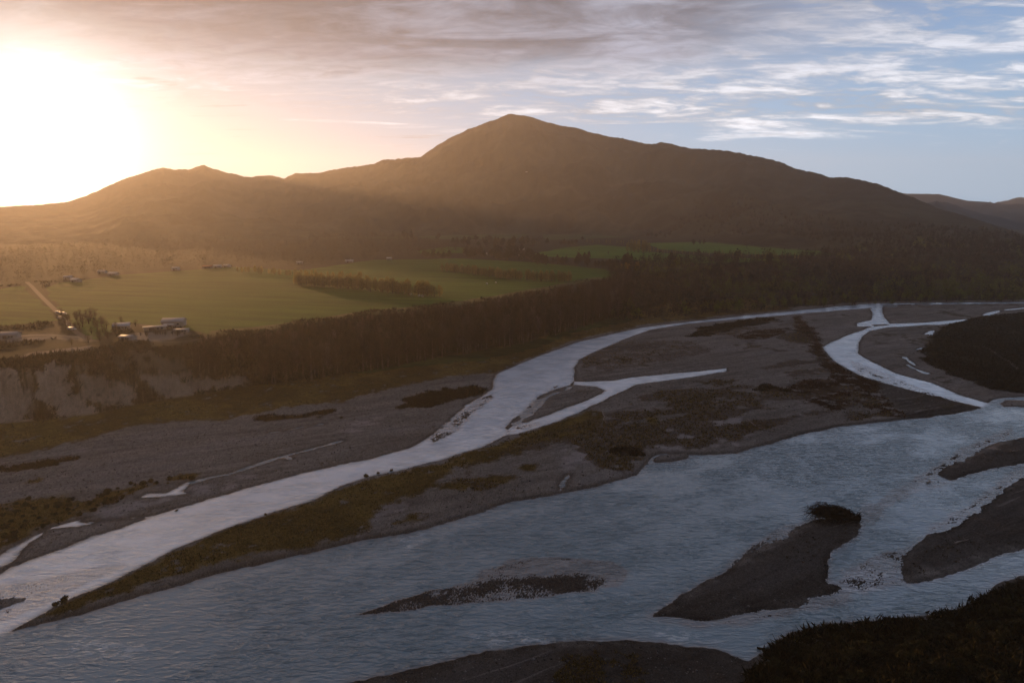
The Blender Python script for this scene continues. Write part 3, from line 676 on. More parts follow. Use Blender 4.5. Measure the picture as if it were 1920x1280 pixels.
K_GOLD = Kind('poplar_tree', 'tree', [v_poplar] * 2, M_BARK, M_GOLD)
K_PINE = Kind('pine_tree', 'tree', [lambda: v_round(1300, 1.0), lambda: v_round(1300, .8), lambda: v_round(1200, .9, conic=True)], M_DKBARK, M_PINE)
K_WIL = Kind('willow_tree', 'tree', [lambda: v_round(1300, 1.15, (.35, .8))] * 3, M_DKBARK, M_WILLOW)
K_WIL2 = Kind('bare_tree', 'tree', [lambda: v_round(900, 1.05, (.16, .5))] * 3, M_DKBARK, M_TWIG)

def along(px, n, z, jit=0.0):
    p = ground(px, z); L = np.r_[0, np.cumsum(np.hypot(*np.diff(p, axis=0).T))]; t = (np.arange(n) + rng.uniform(.2, .8, n)) / n * L[-1]
    return np.stack([np.interp(t, L, p[:, 0]), np.interp(t, L, p[:, 1])], 1) + rng.normal(size=(n, 2)) * jit
def scatter(px, n, z):
    p = ground(px, z); lo, hi = p.min(0), p.max(0); out = np.zeros((0, 2))
    while len(out) < n:
        q = rng.uniform(lo, hi, (n * 6, 2)); out = np.concatenate([out, q[inside(q[:, 0], q[:, 1], p)]])
    return out[:n]
def px_of(x, y, z):
    dx, dy, dz_ = x, y, z - CAM_H; c, s = math.cos(PITCH), math.sin(PITCH)
    f = dy * c - dz_ * s; u = dy * s + dz_ * c
    return 960 + 1280 * dx / f, 640 - 1280 * u / f
def drop(pts): return height_at(pts[:, 0].astype(np.float32), pts[:, 1].astype(np.float32))

def mass(name, label, cat, pts, z, h, kinds, wid, tint, ntri, grow=2.0, tr=None):
    """many far crowns as one object: a thinned copy of a tree's crown at each point"""
    V = []; Cc = []
    which = rng.integers(0, len(kinds), len(pts))
    for ki, K_ in enumerate(kinds):
        for vi, (a, b) in enumerate(K_.raw):
            sel = np.where((which == ki) & (rng.integers(0, len(K_.raw), len(pts)) == vi) if False else (which == ki) & ((np.arange(len(pts)) % len(K_.raw)) == vi))[0]
            if not len(sel): continue
            v, f = b.get(); pk = rng.choice(len(f), min(ntri, len(f)), replace=False); tv = v[f[pk]]
            cen = tv.mean(1, keepdims=True); tv = cen + (tv - cen) * grow; tv = tv.reshape(-1, 3)
            a_ = rng.uniform(0, 6.28, len(sel)); ca_, sa_ = np.cos(a_)[:, None], np.sin(a_)[:, None]; s_ = (h[sel] / 20)[:, None]; ww = s_ * wid
            X_ = (tv[None, :, 0] * ca_ - tv[None, :, 1] * sa_) * ww + pts[sel, 0][:, None]; Y_ = (tv[None, :, 0] * sa_ + tv[None, :, 1] * ca_) * ww + pts[sel, 1][:, None]
            Z_ = tv[None, :, 2] * s_ + z[sel][:, None]
            V.append(np.stack([X_, Y_, Z_], -1).reshape(-1, 3)); Cc.append(np.repeat(tint[sel], len(tv), 0))
    V = np.concatenate(V); Cc = np.concatenate(Cc)
    o = mesh(name, V, np.arange(len(V)).reshape(-1, 3), M_TINT, col=np.concatenate([Cc, np.ones((len(Cc), 1))], 1))
    return tag(o, label, cat, kind='stuff')

# ------------------------------------------------------------------ belt of bare trees on the bluff
TOPL = np.array([(300, 655), (370, 638), (400, 630), (480, 620), (560, 609), (640, 592), (750, 577), (850, 567), (950, 549), (1020, 536), (1100, 525), (1180, 502), (1300, 489)], float)
def belt(n, x0, x1, t0, t1):
    xs = rng.uniform(x0, x1, n); t = rng.uniform(t0, t1, n); t = np.where(xs < 485, .34 + .6 * rng.random(n), t)
    ty = np.interp(xs, [p[0] for p in TOE], [p[1] for p in TOE]); ey = np.interp(xs, [p[0] for p in EDGE], [p[1] for p in EDGE])
    a = ground(np.stack([xs, ty], 1), 0); b = ground(np.stack([xs, ey], 1), TZ); p = a * (1 - t[:, None]) + b * t[:, None]
    z = drop(p); u, v = px_of(p[:, 0], p[:, 1], z)
    topv = np.interp(u, TOPL[:, 0], TOPL[:, 1])
    # height whose top reaches the belt's crest line, from the ground up
    dist = np.hypot(p[:, 0], p[:, 1]); dd = ray(u, topv); h = CAM_H + dist * dd[:, 2] / np.hypot(dd[:, 0], dd[:, 1]) - z
    return p, z, np.clip(h, 5, 27) * rng.uniform(.80, 1.04, n)
def belt_label(q, z_, h_):
    u, v = px_of(q[0], q[1], z_)
    where = ('above the pale slips of the bluff' if u < 500 else 'between the pale slips and the grass strip' if u < 720 else
             'behind the left part of the grass strip' if u < 860 else 'behind the right part of the grass strip' if u < 1000 else 'near the river bend by the dark wood')
    return ('tall' if h_ > 21 else 'low' if h_ < 14 else 'middling') + ' bare brown tree of the bluff belt ' + where
p, z, h = belt(265, 372, 1170, -.05, .62)
for i in range(len(p)):
    (K_BARE, K_BARE, K_BARE2)[i % 3].put(p[i, 0], p[i, 1], z[i], max(h[i] * rng.uniform(.72, 1.06), 7), belt_label(p[i], z[i], h[i]), 'bare trees on the river bluff', rng.uniform(.95, 1.7))
p, z, h = belt(1500, 376, 1190, -.03, 1.0)
cl_ = np.array([.058, .038, .024])[None] * rng.uniform(.55, 1.5, (len(p), 1)); pk = rng.random(len(p)) < .05; cl_[pk] = (.17, .12, .10)
mass('woodland', 'dense bare brown wood filling the river bluff', 'wood', p, z, np.clip(h, 6, 22), [K_BARE, K_BARE2], 1.25, cl_, 300, 1.35)

# low wood and scrub on the bluff above the pale slips
def shrub_mass(name, label, cat, P, z, size, tint, n=7, asp=.32, upb=.9):
    m = len(P); c3 = np.repeat(np.stack([P[:, 0], P[:, 1], z], 1), n, 0); s = np.repeat(size, n)
    D = up(m * n, .75, upb); D /= np.linalg.norm(D, axis=1, keepdims=True)
    c3 = c3 + rng.normal(size=c3.shape) * s[:, None] * np.array([.38, .38, .05]) + D * (s * .38)[:, None]
    v, f = blades(c3, D, s * rng.uniform(.6, 1.15, m * n), s * asp * rng.uniform(.5, 1.3, m * n))
    cc = np.repeat(np.repeat(tint, n, 0), 3, 0)
    return tag(mesh(name, v, f, M_TINT, col=np.concatenate([cc, np.ones((len(cc), 1))], 1)), label, cat, kind='stuff')
VW = (X > -900) & (Y > 60) & (np.abs(AA) < R(44))
def pick(mask, n):
    i = np.where(mask & VW)[0]; i = rng.choice(i, min(n, len(i)), replace=False)
    j = rng.uniform(-.5, .5, (len(i), 2)) * (RR[i] / 250)[:, None]; return i, np.stack([X[i], Y[i]], 1) + j
def tints(n, cols, var=.45):
    c = np.array(cols)[rng.integers(0, len(cols), n)]; return c * rng.uniform(1 - var, 1 + var, (n, 1))
i, P = pick((onb > .5) & (bare < .30) & (T > .04) & (T < .97), 26000)
shrub_mass('bluff_scrub', 'brown scrub clothing the steep face of the bluff', 'scrub', P, H[i], rng.uniform(.8, 2.6, len(i)) * (1 + (n_a[i] > .55) * .8), tints(len(i), [(.050, .038, .018), (.06, .042, .022), (.04, .036, .014)]), 6, .22)
i, P = pick((vegmask > .35) & (T < .05) & (S > 1.5) & np.isin(vegkind, (0, 4, 5, 6)), 46000)
shrub_mass('river_flat_scrub', 'low olive brown scrub and tussock on the river flats and bars', 'scrub', P, H[i], rng.uniform(.25, .75, len(i)) * (1 + (n_a[i] > .56) * .7), tints(len(i), [(.155, .105, .030), (.095, .072, .020), (.18, .125, .045), (.060, .048, .016)]), 5, .3)
i, P = pick((vegmask > .35) & (T < .05) & (S > 1.5) & (vegkind == 1), 6000)
shrub_mass('red_scrub', 'low red brown scrub on the gravel island', 'scrub', P, H[i], rng.uniform(.5, 1.1, len(i)), tints(len(i), [(.060, .032, .018), (.05, .032, .02)]), 5, .3)
i, P = pick((vegmask < .2) & (T < .05) & (S > 3) & (RR > 200) & (RR < 900) & (n_a > .47), 2600)
shrub_mass('gravel_tussock', 'small brown tufts dotted over the open gravel', 'tussock', P, H[i], rng.uniform(.25, .8, len(i)), tints(len(i), [(.055, .040, .02), (.08, .055, .022), (.035, .028, .018)]), 6, .3)
nb = inside(X, Y, list(map(tuple, ground(VEG[-3][0]))))
i, P = pick((vegmask > .35) & (T < .05) & (S > 1.5) & (vegkind == 2) & ~nb, 24000)
shrub_mass('dark_scrub', 'dense dark scrub covering the island at the river bend', 'scrub', P, H[i], rng.uniform(.6, 1.7, len(i)), tints(len(i), [(.026, .024, .012), (.034, .028, .016), (.020, .020, .011)]), 6, .3)
i, P = pick(nb & (S > 1.2), 26000)
shrub_mass('bank_undergrowth', 'dark leafy undergrowth on the near right river bank', 'undergrowth', P, H[i], rng.uniform(.5, 1.6, len(i)) * (.6 + 1.1 * ss(n_b[i], .4, .65)), tints(len(i), [(.022, .022, .009), (.032, .026, .010), (.015, .014, .008), (.030, .024, .011)], .5), 9, .34, .35)
i, P = pick((on > .9) & (M_ <= 0) & (RR < 900) & (n_a > .56) & (C[:, 1] < C[:, 0] * 1.15) & (C[:, 0] < .12) & (sd_pl(X, Y, [(50, 528), (80, 558), (108, 586), (142, 622), (178, 640)], 0, TZ) > 9), 2500)
shrub_mass('farm_scrub', 'brown bushes and rough grass around the farm paddocks', 'scrub', P, H[i], rng.uniform(.8, 3.2, len(i)), tints(len(i), [(.050, .036, .02), (.04, .034, .018)]), 7, .3)

# ------------------------------------------------------------------ wood on the far bank at the bend
RF = [(1150, 604), (1200, 600), (1300, 593.5), (1400, 584), (1500, 577.5), (1600, 570), (1700, 566.5), (1920, 564), (2300, 560), (2300, 494), (1920, 494), (1700, 496), (1600, 499), (1480, 511), (1400, 515), (1300, 518), (1230, 521), (1180, 528), (1140, 545)]
P = scatter(RF, 11000, 2.0); z = drop(P); u, v = px_of(P[:, 0], P[:, 1], z + 8)
cl_ = tints(len(P), [(.024, .017, .012), (.018, .015, .010), (.046, .030, .024), (.014, .014, .009)], .5)
gz = fbm(P[:, 0], P[:, 1], 45, 3, seed=71)
green = ((gz > .50) & (u > 1270) & (u < 1560) & (v > 520)) | ((gz > .47) & (u > 1640) & (v > 498)) | (gz > .66)
cl_[green] = np.array([.105, .115, .022]) * rng.uniform(.5, 1.3, (green.sum(), 1))
mass('forest', 'dark wood of bare and yellow green trees along the far bank', 'forest', P, z, rng.uniform(5, 12, len(P)) * (1 + .9 * (rng.random(len(P)) < .14)), [K_WIL, K_WIL2, K_BARE2], 1.15, cl_, 62, 2.3)
near_line = [(1180, 600), (1300, 592.5), (1400, 583), (1500, 576.5), (1600, 569.5), (1700, 566), (1915, 563)]
p = along(near_line, 110, 1.0, 5); p[:, 1] += rng.uniform(4, 26, len(p)); z = drop(p)
for i in range(len(p)):
    u, v = px_of(p[i, 0], p[i, 1], 6)
    if rng.random() < (.62 if 1270 < u < 1420 or u > 1700 else .3):
        K_WIL.put(p[i, 0], p[i, 1], z[i] - .5, rng.uniform(8, 14), 'rounded yellow green tree at the water edge of the far bank wood', 'yellow green trees along the far bank', 1.2)
    else:
        K_WIL2.put(p[i, 0], p[i, 1], z[i] - .5, rng.uniform(8, 13), 'dark bare tree at the water edge of the far bank wood', 'dark bare trees along the far bank', 1.2, name='riverside_tree')
# ------------------------------------------------------------------ woods on the plain
P = scatter([(540, 505), (520, 470), (600, 445), (690, 436), (770, 447), (850, 462), (880, 474), (860, 486), (700, 488), (640, 496)], 1500, TZ); z = drop(P)
mass('brown_wood', 'hazy brown wood beyond the green fields', 'wood', P, z, rng.uniform(8, 17, len(P)), [K_WIL2], 1.1, tints(len(P), [(.045, .030, .020), (.035, .026, .018)]), 60, 2.2)
P = scatter([(-400, 520), (0, 470), (200, 455), (420, 448), (540, 445), (540, 500), (430, 498), (330, 503), (230, 512), (100, 525), (0, 540), (-400, 600)], 2600, TZ); z = drop(P)
mass('foothill_wood', 'hazy wood at the mountain foot below the low sun', 'wood', P, z, rng.uniform(7, 15, len(P)), [K_WIL2], 1.1, tints(len(P), [(.045, .034, .020), (.04, .034, .018)]), 50, 2.2)
P = scatter([(1240, 446), (1300, 452), (1420, 455), (1520, 466), (1600, 476), (1920, 478), (2200, 480), (2200, 468), (1900, 462), (1600, 455), (1300, 440)], 2600, TZ); z = drop(P)
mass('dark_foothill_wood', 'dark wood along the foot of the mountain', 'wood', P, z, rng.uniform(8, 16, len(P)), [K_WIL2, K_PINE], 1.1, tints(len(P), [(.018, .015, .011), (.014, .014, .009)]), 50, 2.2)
# ------------------------------------------------------------------ rows of poplars between the fields
def row(K_, px, n, h0, h1, label, group, jit=1.0, w=1.0):
    p = along(px, n, TZ, jit); z = drop(p)
    for i in range(n): K_.put(p[i, 0], p[i, 1], z[i], rng.uniform(h0, h1), label, group, w)
row(K_POP, [(557, 533), (670, 543), (770, 553), (822, 557)], 92, 9, 14.5, 'olive poplar in the near shelterbelt across the big green field', 'poplars of the near shelterbelt', 2.2, 1.9)
row(K_POP, [(448, 509), (540, 516), (640, 521), (690, 519)], 34, 6, 9, 'small olive poplar in the short row behind the near shelterbelt', 'poplars of the short row', 3, 1.9)
row(K_POP, [(830, 508), (950, 523), (1010, 527), (1073, 530)], 86, 8, 12.5, 'yellow olive poplar in the shelterbelt at the end of the green field', 'poplars of the far shelterbelt', 2.2, 1.8)
row(K_THIN, [(1218, 473), (1266, 478), (1314, 482)], 16, 11, 14, 'slender poplar in the thin row left of the gap', 'slender poplars left of the gap', 1.0, 1.2)
row(K_THIN, [(1330, 482), (1410, 485), (1500, 488)], 24, 11, 14, 'slender poplar in the thin row right of the gap', 'slender poplars right of the gap', 1.0, 1.2)
row(K_POP, [(1176, 472), (1216, 474)], 13, 17, 24, 'tall pale poplar in the clump at the start of the slender row', 'pale poplar clump', 5, 1.2)
row(K_THIN, [(1095, 456), (1160, 458), (1215, 462)], 20, 9, 13, 'faint bare tree in the line along the upper paddock', 'trees along the upper paddock', 3, 1.3)
row(K_GOLD, [(1163, 509), (1196, 510)], 7, 9, 13, 'golden tree beside the dark pines above the wood', 'golden trees beside the pines', 2.5, 1.3)
# ------------------------------------------------------------------ dark pines
def pines(px, h0, h1, label, group=None, w=1.0):
    p = ground(px, TZ); z = drop(p)
    for i in range(len(p)): K_PINE.put(p[i, 0], p[i, 1], z[i] - .3, rng.uniform(h0, h1) * 1.1, label, group, w * 1.35)
g = 'dark pines in the middle of the plain'
P = scatter([(850, 478), (900, 470), (985, 469), (1005, 480), (1012, 492), (960, 490), (880, 487)], 58, TZ); z = drop(P)
for i in range(len(P)): K_PINE.put(P[i, 0], P[i, 1], z[i] - .3, rng.uniform(9, 15), 'dark pine in the thick plantation at the centre of the plain', g, 1.9)
P = scatter([(842, 461), (850, 455), (905, 452), (1000, 455), (1004, 463), (900, 464)], 34, TZ); z = drop(P)
for i in range(len(P)): K_PINE.put(P[i, 0], P[i, 1], z[i] - .3, rng.uniform(11, 20), 'dark pine in the ragged line behind the plantation', 'dark pines in the ragged line', 1.6)
pines([(1008, 495), (1017, 494), (1024, 497)], 12, 15, 'dark round pine right beside the end of the plantation', 'round pines by the plantation', 1.3)
pines([(1037, 495), (1045, 496), (1055, 497), (1061, 497)], 10, 14, 'dark pine in the group of four beyond the yellow shelterbelt', 'group of four pines')
pines([(1082, 499), (1088, 493), (1096, 489), (1104, 486), (1085, 489)], 11, 14, 'dark pine in the slanting group in the brown paddock', 'slanting group of pines', 1.1)
pines([(1102, 500)], 14, 14, 'single dark conical pine below the slanting group')
pines([(1122, 502), (1130, 503), (1137, 503), (1143, 503), (1148, 504), (1155, 504), (1160, 503), (1116, 501)], 9, 13, 'dark pine in the short line left of the golden trees', 'pines left of the golden trees')
pines([(1171, 505), (1176, 503), (1183, 503)], 17, 20, 'tall dark pine standing above the golden trees', 'tall pines above golden trees', .8)
pines([(1200, 508)], 11, 11, 'small dark pine just right of the golden trees')
pines([(1258, 494)], 15, 15, 'lone round dark tree in the green field right of the golden trees', None, 1.2)
pines([(1385, 487), (1380, 486)], 13, 15, 'dark tree at the middle of the slender poplar row', 'pair of dark trees in the poplar row')
pines([(1337, 505), (1345, 504), (1352, 505), (1375, 506), (1388, 505)], 14, 18, 'dark tree at the front edge of the right field', 'dark trees at the front of the right field', 1.1)
pines([(1407, 505)], 17, 17, 'broad dark tree between the field edge group and the last pine')
pines([(1443, 494)], 16, 16, 'last dark round tree at the right of the green field', None, 1.1)
pines([(758, 452), (764, 453), (772, 452)], 20, 28, 'very tall dark pine above the brown wood', 'very tall pines above the brown wood', .6)
pines([(700, 444), (705, 445), (672, 446)], 10, 15, 'small dark tree on the pale upper paddock', 'small trees on the pale paddock')
pines([(820, 452), (823, 449)], 14, 18, 'dark tree between the tall pines and the ragged line', 'pair of dark trees on the upper paddock')
pines([(1052, 461), (1058, 460), (1066, 460), (1072, 459), (1080, 459), (1092, 452)], 9, 14, 'dark pine in the small line on the upper central paddock', 'pines on the upper central paddock', 1.2)
pines([(1010, 457), (1026, 459)], 13, 15, 'dark round pine at the left end of the upper central paddock', 'round pines of the upper paddock', 1.2)
pines([(1215, 446), (1222, 446), (1230, 448), (1238, 447), (1246, 449), (1255, 449)], 11, 15, 'dark pine at the edge of the far right paddock', 'pines at the far right paddock', 1.1)
pines([(1300, 459), (1312, 458), (1320, 458)], 10, 12, 'small dark tree at the top of the right green field', 'small trees atop the right field')
pines([(803, 483), (812, 484), (822, 484), (832, 485), (842, 486), (795, 483), (813, 476), (842, 478)], 8, 12, 'dark tree in the hedge left of the plantation', 'hedge trees left of the plantation', 1.3)
row(K_WIL2, [(150, 645), (200, 634), (212, 615), (175, 604), (150, 590), (172, 622)], 46, 4, 8, 'bare brown tree in the grove between the road and the farm', 'bare trees of the farm grove', 6, 1.5)
row(K_WIL2, [(255, 632), (300, 626), (345, 629)], 18, 2.5, 4.5, 'low bare tree in the yard in front of the barns', 'low trees in the farmyard', 2.5, 1.6)
row(K_BARE2, [(900, 446), (960, 447), (1090, 470), (1060, 486), (1165, 477)], 10, 6, 9, 'lone small bare tree scattered over the upper paddocks', 'small scattered paddock trees', 4, 1.4)
p = ground([(1178, 600), (995, 637)], 1)
K_BARE2.put(p[0, 0], p[0, 1], 1, 9, 'small pale bare tree standing alone on the grass strip by the river', None, 1.3)
# ------------------------------------------------------------------ single bushes on the banks
M_BUSH = simple_mat("bush_leaf", (.040, .036, .014), .4)
def bush_var():
    b = MB(); n = 260; P_, q = crown_pts(n, [(rng.uniform(-.4, .4), rng.uniform(-.4, .4), rng.uniform(.3, .8), .5, .45) for _ in range(6)])
    b.add(blades(P_, q + up(n, .8, .3), rng.uniform(.2, .5, n), rng.uniform(.10, .24, n)))
    s = MB()
    for _ in range(8):
        a = rng.uniform(0, 6.28); s.add(tube([(0, 0, -.1), (.2 * math.cos(a), .2 * math.sin(a), .4), (.5 * math.cos(a), .5 * math.sin(a), 1.1)], [.04, .03, .008], 4))
    return b.build('foliage', M_BUSH, link=False), s.build('stem', M_DKBARK, link=False)
BV = [bush_var() for _ in range(5)]
def bush(x, y, z, s, label, group=None, name='bush'):
    o = empty(name, (x, y, z), rng.uniform(0, 6.28), (s, s, s * rng.uniform(.8, 1.1))); tag(o, label, 'bush', group)
    for src in BV[rng.integers(5)]:
        c = src.copy(); COL.objects.link(c); c.parent = o
for px_, s, lb in (((687, 893), 1.5, 'leftmost small bush on the lip of the long gravel island'), ((710, 887), 1.1, 'second small bush along the island lip'),
                   ((734, 882), 1.0, 'third small bush along the island lip'), ((879, 839), .9, 'small bush on the island lip below the wide rapid'),
                   ((899, 833), .7, 'tiny bush right of the one below the wide rapid'), ((498, 966), .7, 'tiny bush at the waterline of the bright channel'),
                   ((118, 1130), 1.6, 'dark bush near the pointed tip of the long island'), ((105, 1135), 1.2, 'dark bush nearest the pointed tip of the long island'),
                   ((330, 957), .8, 'single low bush at the left edge of the bright channel'), ((640, 786), 1.2, 'low bush on open gravel left of the dark scrub islet'),
                   ((1210, 772), .8, 'dead looking bush at the middle of the gravel island')):
    q = ground([px_])[0]; bush(q[0], q[1], float(drop(np.array([q]))[0]), s, lb)
P = scatter([(0, 950), (60, 936), (160, 936), (230, 912), (370, 889), (380, 897), (280, 921), (120, 981), (0, 1028)], 90, 0)
z = drop(P)
for i in range(90): bush(P[i, 0], P[i, 1], z[i], rng.uniform(.6, 1.5), 'low olive bush in the scrub strip beside the thin side stream', 'bushes beside the thin side stream')
P = scatter([(1425, 1275), (1455, 1225), (1500, 1200), (1570, 1182), (1700, 1172), (1800, 1155), (1860, 1118), (1920, 1092), (2000, 1120), (1950, 1290)], 110, 4)
z = drop(P)
for i in range(110): bush(P[i, 0], P[i, 1], z[i], rng.uniform(1.0, 2.1), 'dark leafy bush in the near right thicket, ' + ('low on its left tip' if px_of(P[i, 0], P[i, 1], z[i])[0] < 1540 else 'in its middle stretch' if px_of(P[i, 0], P[i, 1], z[i])[0] < 1760 else 'on its rise by the dead shrubs'), 'bushes of the near right bank')
# dead twiggy shrubs against the water at the near right bank
for px_, s, lb in (((1853, 1112), 3.4, 'bare twiggy dead shrub leaning over the lower right water'), ((1915, 1085), 3.0, 'bare dead shrub at the far right of the near bank')):
    q = ground([px_], 3)[0]; b = MB()
    for _ in range(16):
        a = rng.uniform(0, 6.28); L = rng.uniform(.6, 1.2) * s; e = rng.uniform(.5, 1.1)
        pt = [np.zeros(3), np.array([math.cos(a) * L * .25, math.sin(a) * L * .25, L * .5 * e]), np.array([math.cos(a) * L * .7, math.sin(a) * L * .7, L * e])]
        b.add(tube(pt, [.06, .035, .012], 4))
        for _ in range(3):
            m_ = pt[1] + (pt[2] - pt[1]) * rng.uniform(0, .7); b.add(tube([m_, m_ + rng.normal(size=3) * .2 * s + [0, 0, .15 * s]], [.02, .006], 3))
    o = b.build('dead_shrub', M_DEBRIS); o.location = (q[0], q[1], float(drop(np.array([q]))[0]) - .2); tag(o, lb, 'shrub')
# ------------------------------------------------------------------ fallen willow stranded at the head of the bar
q = ground([(1604, 972), (1510, 968)], .5); base = np.array([q[0, 0], q[0, 1], .6]); ax = np.array([q[1, 0] - q[0, 0], q[1, 1] - q[0, 1], 0]); LL = np.linalg.norm(ax); ax /= LL; sdv = np.array([-ax[1], ax[0], 0])
ft = empty('fallen_tree', base); tag(ft, 'dark fallen tree with tangled branches stranded on the head of the gravel bar', 'fallen tree')
t = MB(); t.add(tube([-ax * 1.5 + [0, 0, .2], ax * 3 + [0, 0, .9], ax * 9 + [0, 0, 1.3] + sdv, ax * LL * .7 + [0, 0, .9]], [.8, .6, .4, .15], 8)); t.build('trunk', M_DEBRIS, ft)
t = MB()
for _ in range(34):
    a = rng.uniform(0, 6.28); e = rng.uniform(-.6, 1.2); d_ = -ax * rng.uniform(.2, 1) + sdv * math.cos(a) + np.array([0, 0, abs(math.sin(a)) * .9])
    t.add(tube([np.zeros(3), d_ * 1.1, d_ * rng.uniform(1.6, 2.6) + [0, 0, rng.uniform(-.3, .3)]], [.25, .12, .03], 4))
t.build('root', M_DEBRIS, ft)
t = MB(); Pb = []; Db = []
for _ in range(420):
    s0 = rng.uniform(-.05, .62) * LL; w0 = rng.normal() * 1.6; L = rng.uniform(3, 8.5); hh = rng.uniform(1.0, 3.2) * math.sin(min(1, (s0 / LL + .25)) * 2.6)
    p0 = ax * s0 + sdv * w0 + np.array([0, 0, rng.uniform(0, 1.0)]); side = rng.normal() * .28
    pt = [p0, p0 + (ax + sdv * side) * L * .45 + [0, 0, hh], p0 + (ax + sdv * side * 1.3) * L * .8 + [0, 0, hh * .75], p0 + (ax + sdv * side * 1.7) * L + [0, 0, max(hh * .2 - .3, -p0[2])]]
    t.add(tube(pt, [.10, .07, .045, .015], 3))
    m_ = 14; uu = rng.uniform(0, 1, m_)[:, None]; Pb.append(pt[1] * (1 - uu) + pt[2] * uu + rng.normal(size=(m_, 3)) * .35); Db.append(np.tile(ax, (m_, 1)) + rng.normal(size=(m_, 3)) * .5)
t.build('branch', M_DEBRIS, ft)
Pb = np.concatenate(Pb); Db = np.concatenate(Db); t = MB(); t.add(blades(Pb, Db, rng.uniform(.5, 1.3, len(Pb)), rng.uniform(.06, .16, len(Pb)))); t.build('twigs', M_DEBRIS, ft)
# brushwood heap on the long island
q = ground([(1176, 848)])[0]; b = MB()
for _ in range(240):
    a = rng.uniform(0, 6.28); rr_ = rng.uniform(0, 1) ** .6 * 6; p0 = np.array([math.cos(a) * rr_ * 1.2, math.sin(a) * rr_ * .9, rng.uniform(0, 2.2) * (1 - rr_ / 7)]); d_ = rng.normal(size=3) * [1, 1, .35]; d_ /= np.linalg.norm(d_); L = rng.uniform(1, 3)
    b.add(tube([p0, p0 + d_ * L * .5 + [0, 0, .25], p0 + d_ * L], [.09, .06, .02], 3))
o = b.build('brushwood_heap', M_DEBRIS); o.location = (q[0], q[1], float(drop(np.array([q]))[0])); tag(o, 'dark heap of flood brushwood on the middle of the gravel island', 'brushwood')
# ------------------------------------------------------------------ driftwood
def log(a, b_, r, label, group=None):
    q = ground([a, b_]); z_ = drop(q); L = np.hypot(*(q[1] - q[0])); b = MB(); d_ = np.array([q[1, 0] - q[0, 0], q[1, 1] - q[0, 1], 0]) / L; s_ = np.array([-d_[1], d_[0], 0])
    t_ = empty('driftwood_log', (q[0, 0], q[0, 1], max(z_[0], 0) + r * .6)); tag(t_, label, 'driftwood', group)
    pts = [d_ * L * u_ + s_ * rng.normal() * L * .03 + [0, 0, (max(z_[1], 0) - max(z_[0], 0)) * u_ + .05] for u_ in (0, .25, .5, .75, 1)]
    b.add(tube(pts, [r, r * .9, r * .7, r * .5, r * .25], 6)); b.build('trunk', M_DRIFT, t_)
    b = MB()
    for _ in range(6):
        p0 = pts[rng.integers(1, 4)]; b.add(tube([p0, p0 + d_ * rng.uniform(.3, 1) + s_ * rng.normal() * 1.2 + [0, 0, rng.uniform(.2, .9)]], [r * .35, r * .1], 4))
    b.build('branch', M_DRIFT, t_)
    b = MB()
    for _ in range(9):
        a_ = rng.uniform(0, 6.28); b.add(tube([pts[0], pts[0] - d_ * .3 + (s_ * math.cos(a_) + np.array([0, 0, math.sin(a_)])) * r * 2.2], [r * .4, r * .08], 4))
    b.build('root', M_DRIFT, t_)
for a, b_, r, lb in (((1400, 790), (1424, 806), .35, 'pale driftwood log at the foot of the washed sand'), ((1424, 806), (1455, 813), .3, 'long thin driftwood lying toward the main river'),
                     ((1225, 767), (1238, 771), .3, 'short bleached driftwood at the island centre'), ((1129, 772), (1135, 795), .3, 'upright looking driftwood stick left of the vehicle track'),
                     ((1170, 884), (1173, 893), .25, 'small driftwood stick above the main river edge'), ((1762, 575), (1795, 576), .6, 'long dark log lying on the far gravel bar'),
                     ((1722, 576), (1750, 576.5), .5, 'second dark log left of the long one on the far bar'), ((690, 1003), (700, 996), .3, 'white driftwood near the washed out gully of the island'),
                     ((285, 1100), (312, 1092), .25, 'thin pale branch lying across the island scrub'), ((138, 957), (142, 951), .22, 'thin stick in the scrub beside the side stream'),
                     ((1790, 1022), (1815, 1015), .3, 'dead branch on the lower edge of the right gravel bar'), ((1738, 905), (1746, 903), .25, 'short stick at the tip of the upper right bar'),
                     ((1896, 850), (1912, 848), .3, 'small log on the upper right bar'), ((1040, 727), (1046, 724), .35, 'snag standing in the shallows of the rapid')):
    log(a, b_, r, lb)
# ------------------------------------------------------------------ loose stones
i, P = pick((S > .3) & (T < .02) & (vegmask < .5) & (RR < 700), 16000)
n = len(i); sz = rng.uniform(.10, .26, n) * (1 + (rng.random(n) < .06) * 1.3); oc = np.array([(1, 0, 0), (0, 1, 0), (-1, 0, 0), (0, -1, 0), (0, 0, .8), (0, 0, -.5)]); of = np.array([(0, 1, 4), (1, 2, 4), (2, 3, 4), (3, 0, 4), (1, 0, 5), (2, 1, 5), (3, 2, 5), (0, 3, 5)])
V = (oc[None] * rng.uniform(.6, 1.3, (n, 6, 1)) * sz[:, None, None]) + np.stack([P[:, 0], P[:, 1], H[i]], 1)[:, None]
F = (of[None] + (np.arange(n) * 6)[:, None, None]).reshape(-1, 3); tcol = np.repeat(tints(n, [(.10, .095, .09), (.08, .075, .07), (.06, .055, .055), (.16, .15, .14)], .4), 6, 0)
tag(mesh('gravel_stones', V.reshape(-1, 3), F, M_TINT, col=np.concatenate([tcol, np.ones((len(tcol), 1))], 1)), 'loose stones and cobbles strewn over the gravel bars', 'stones', kind='stuff')

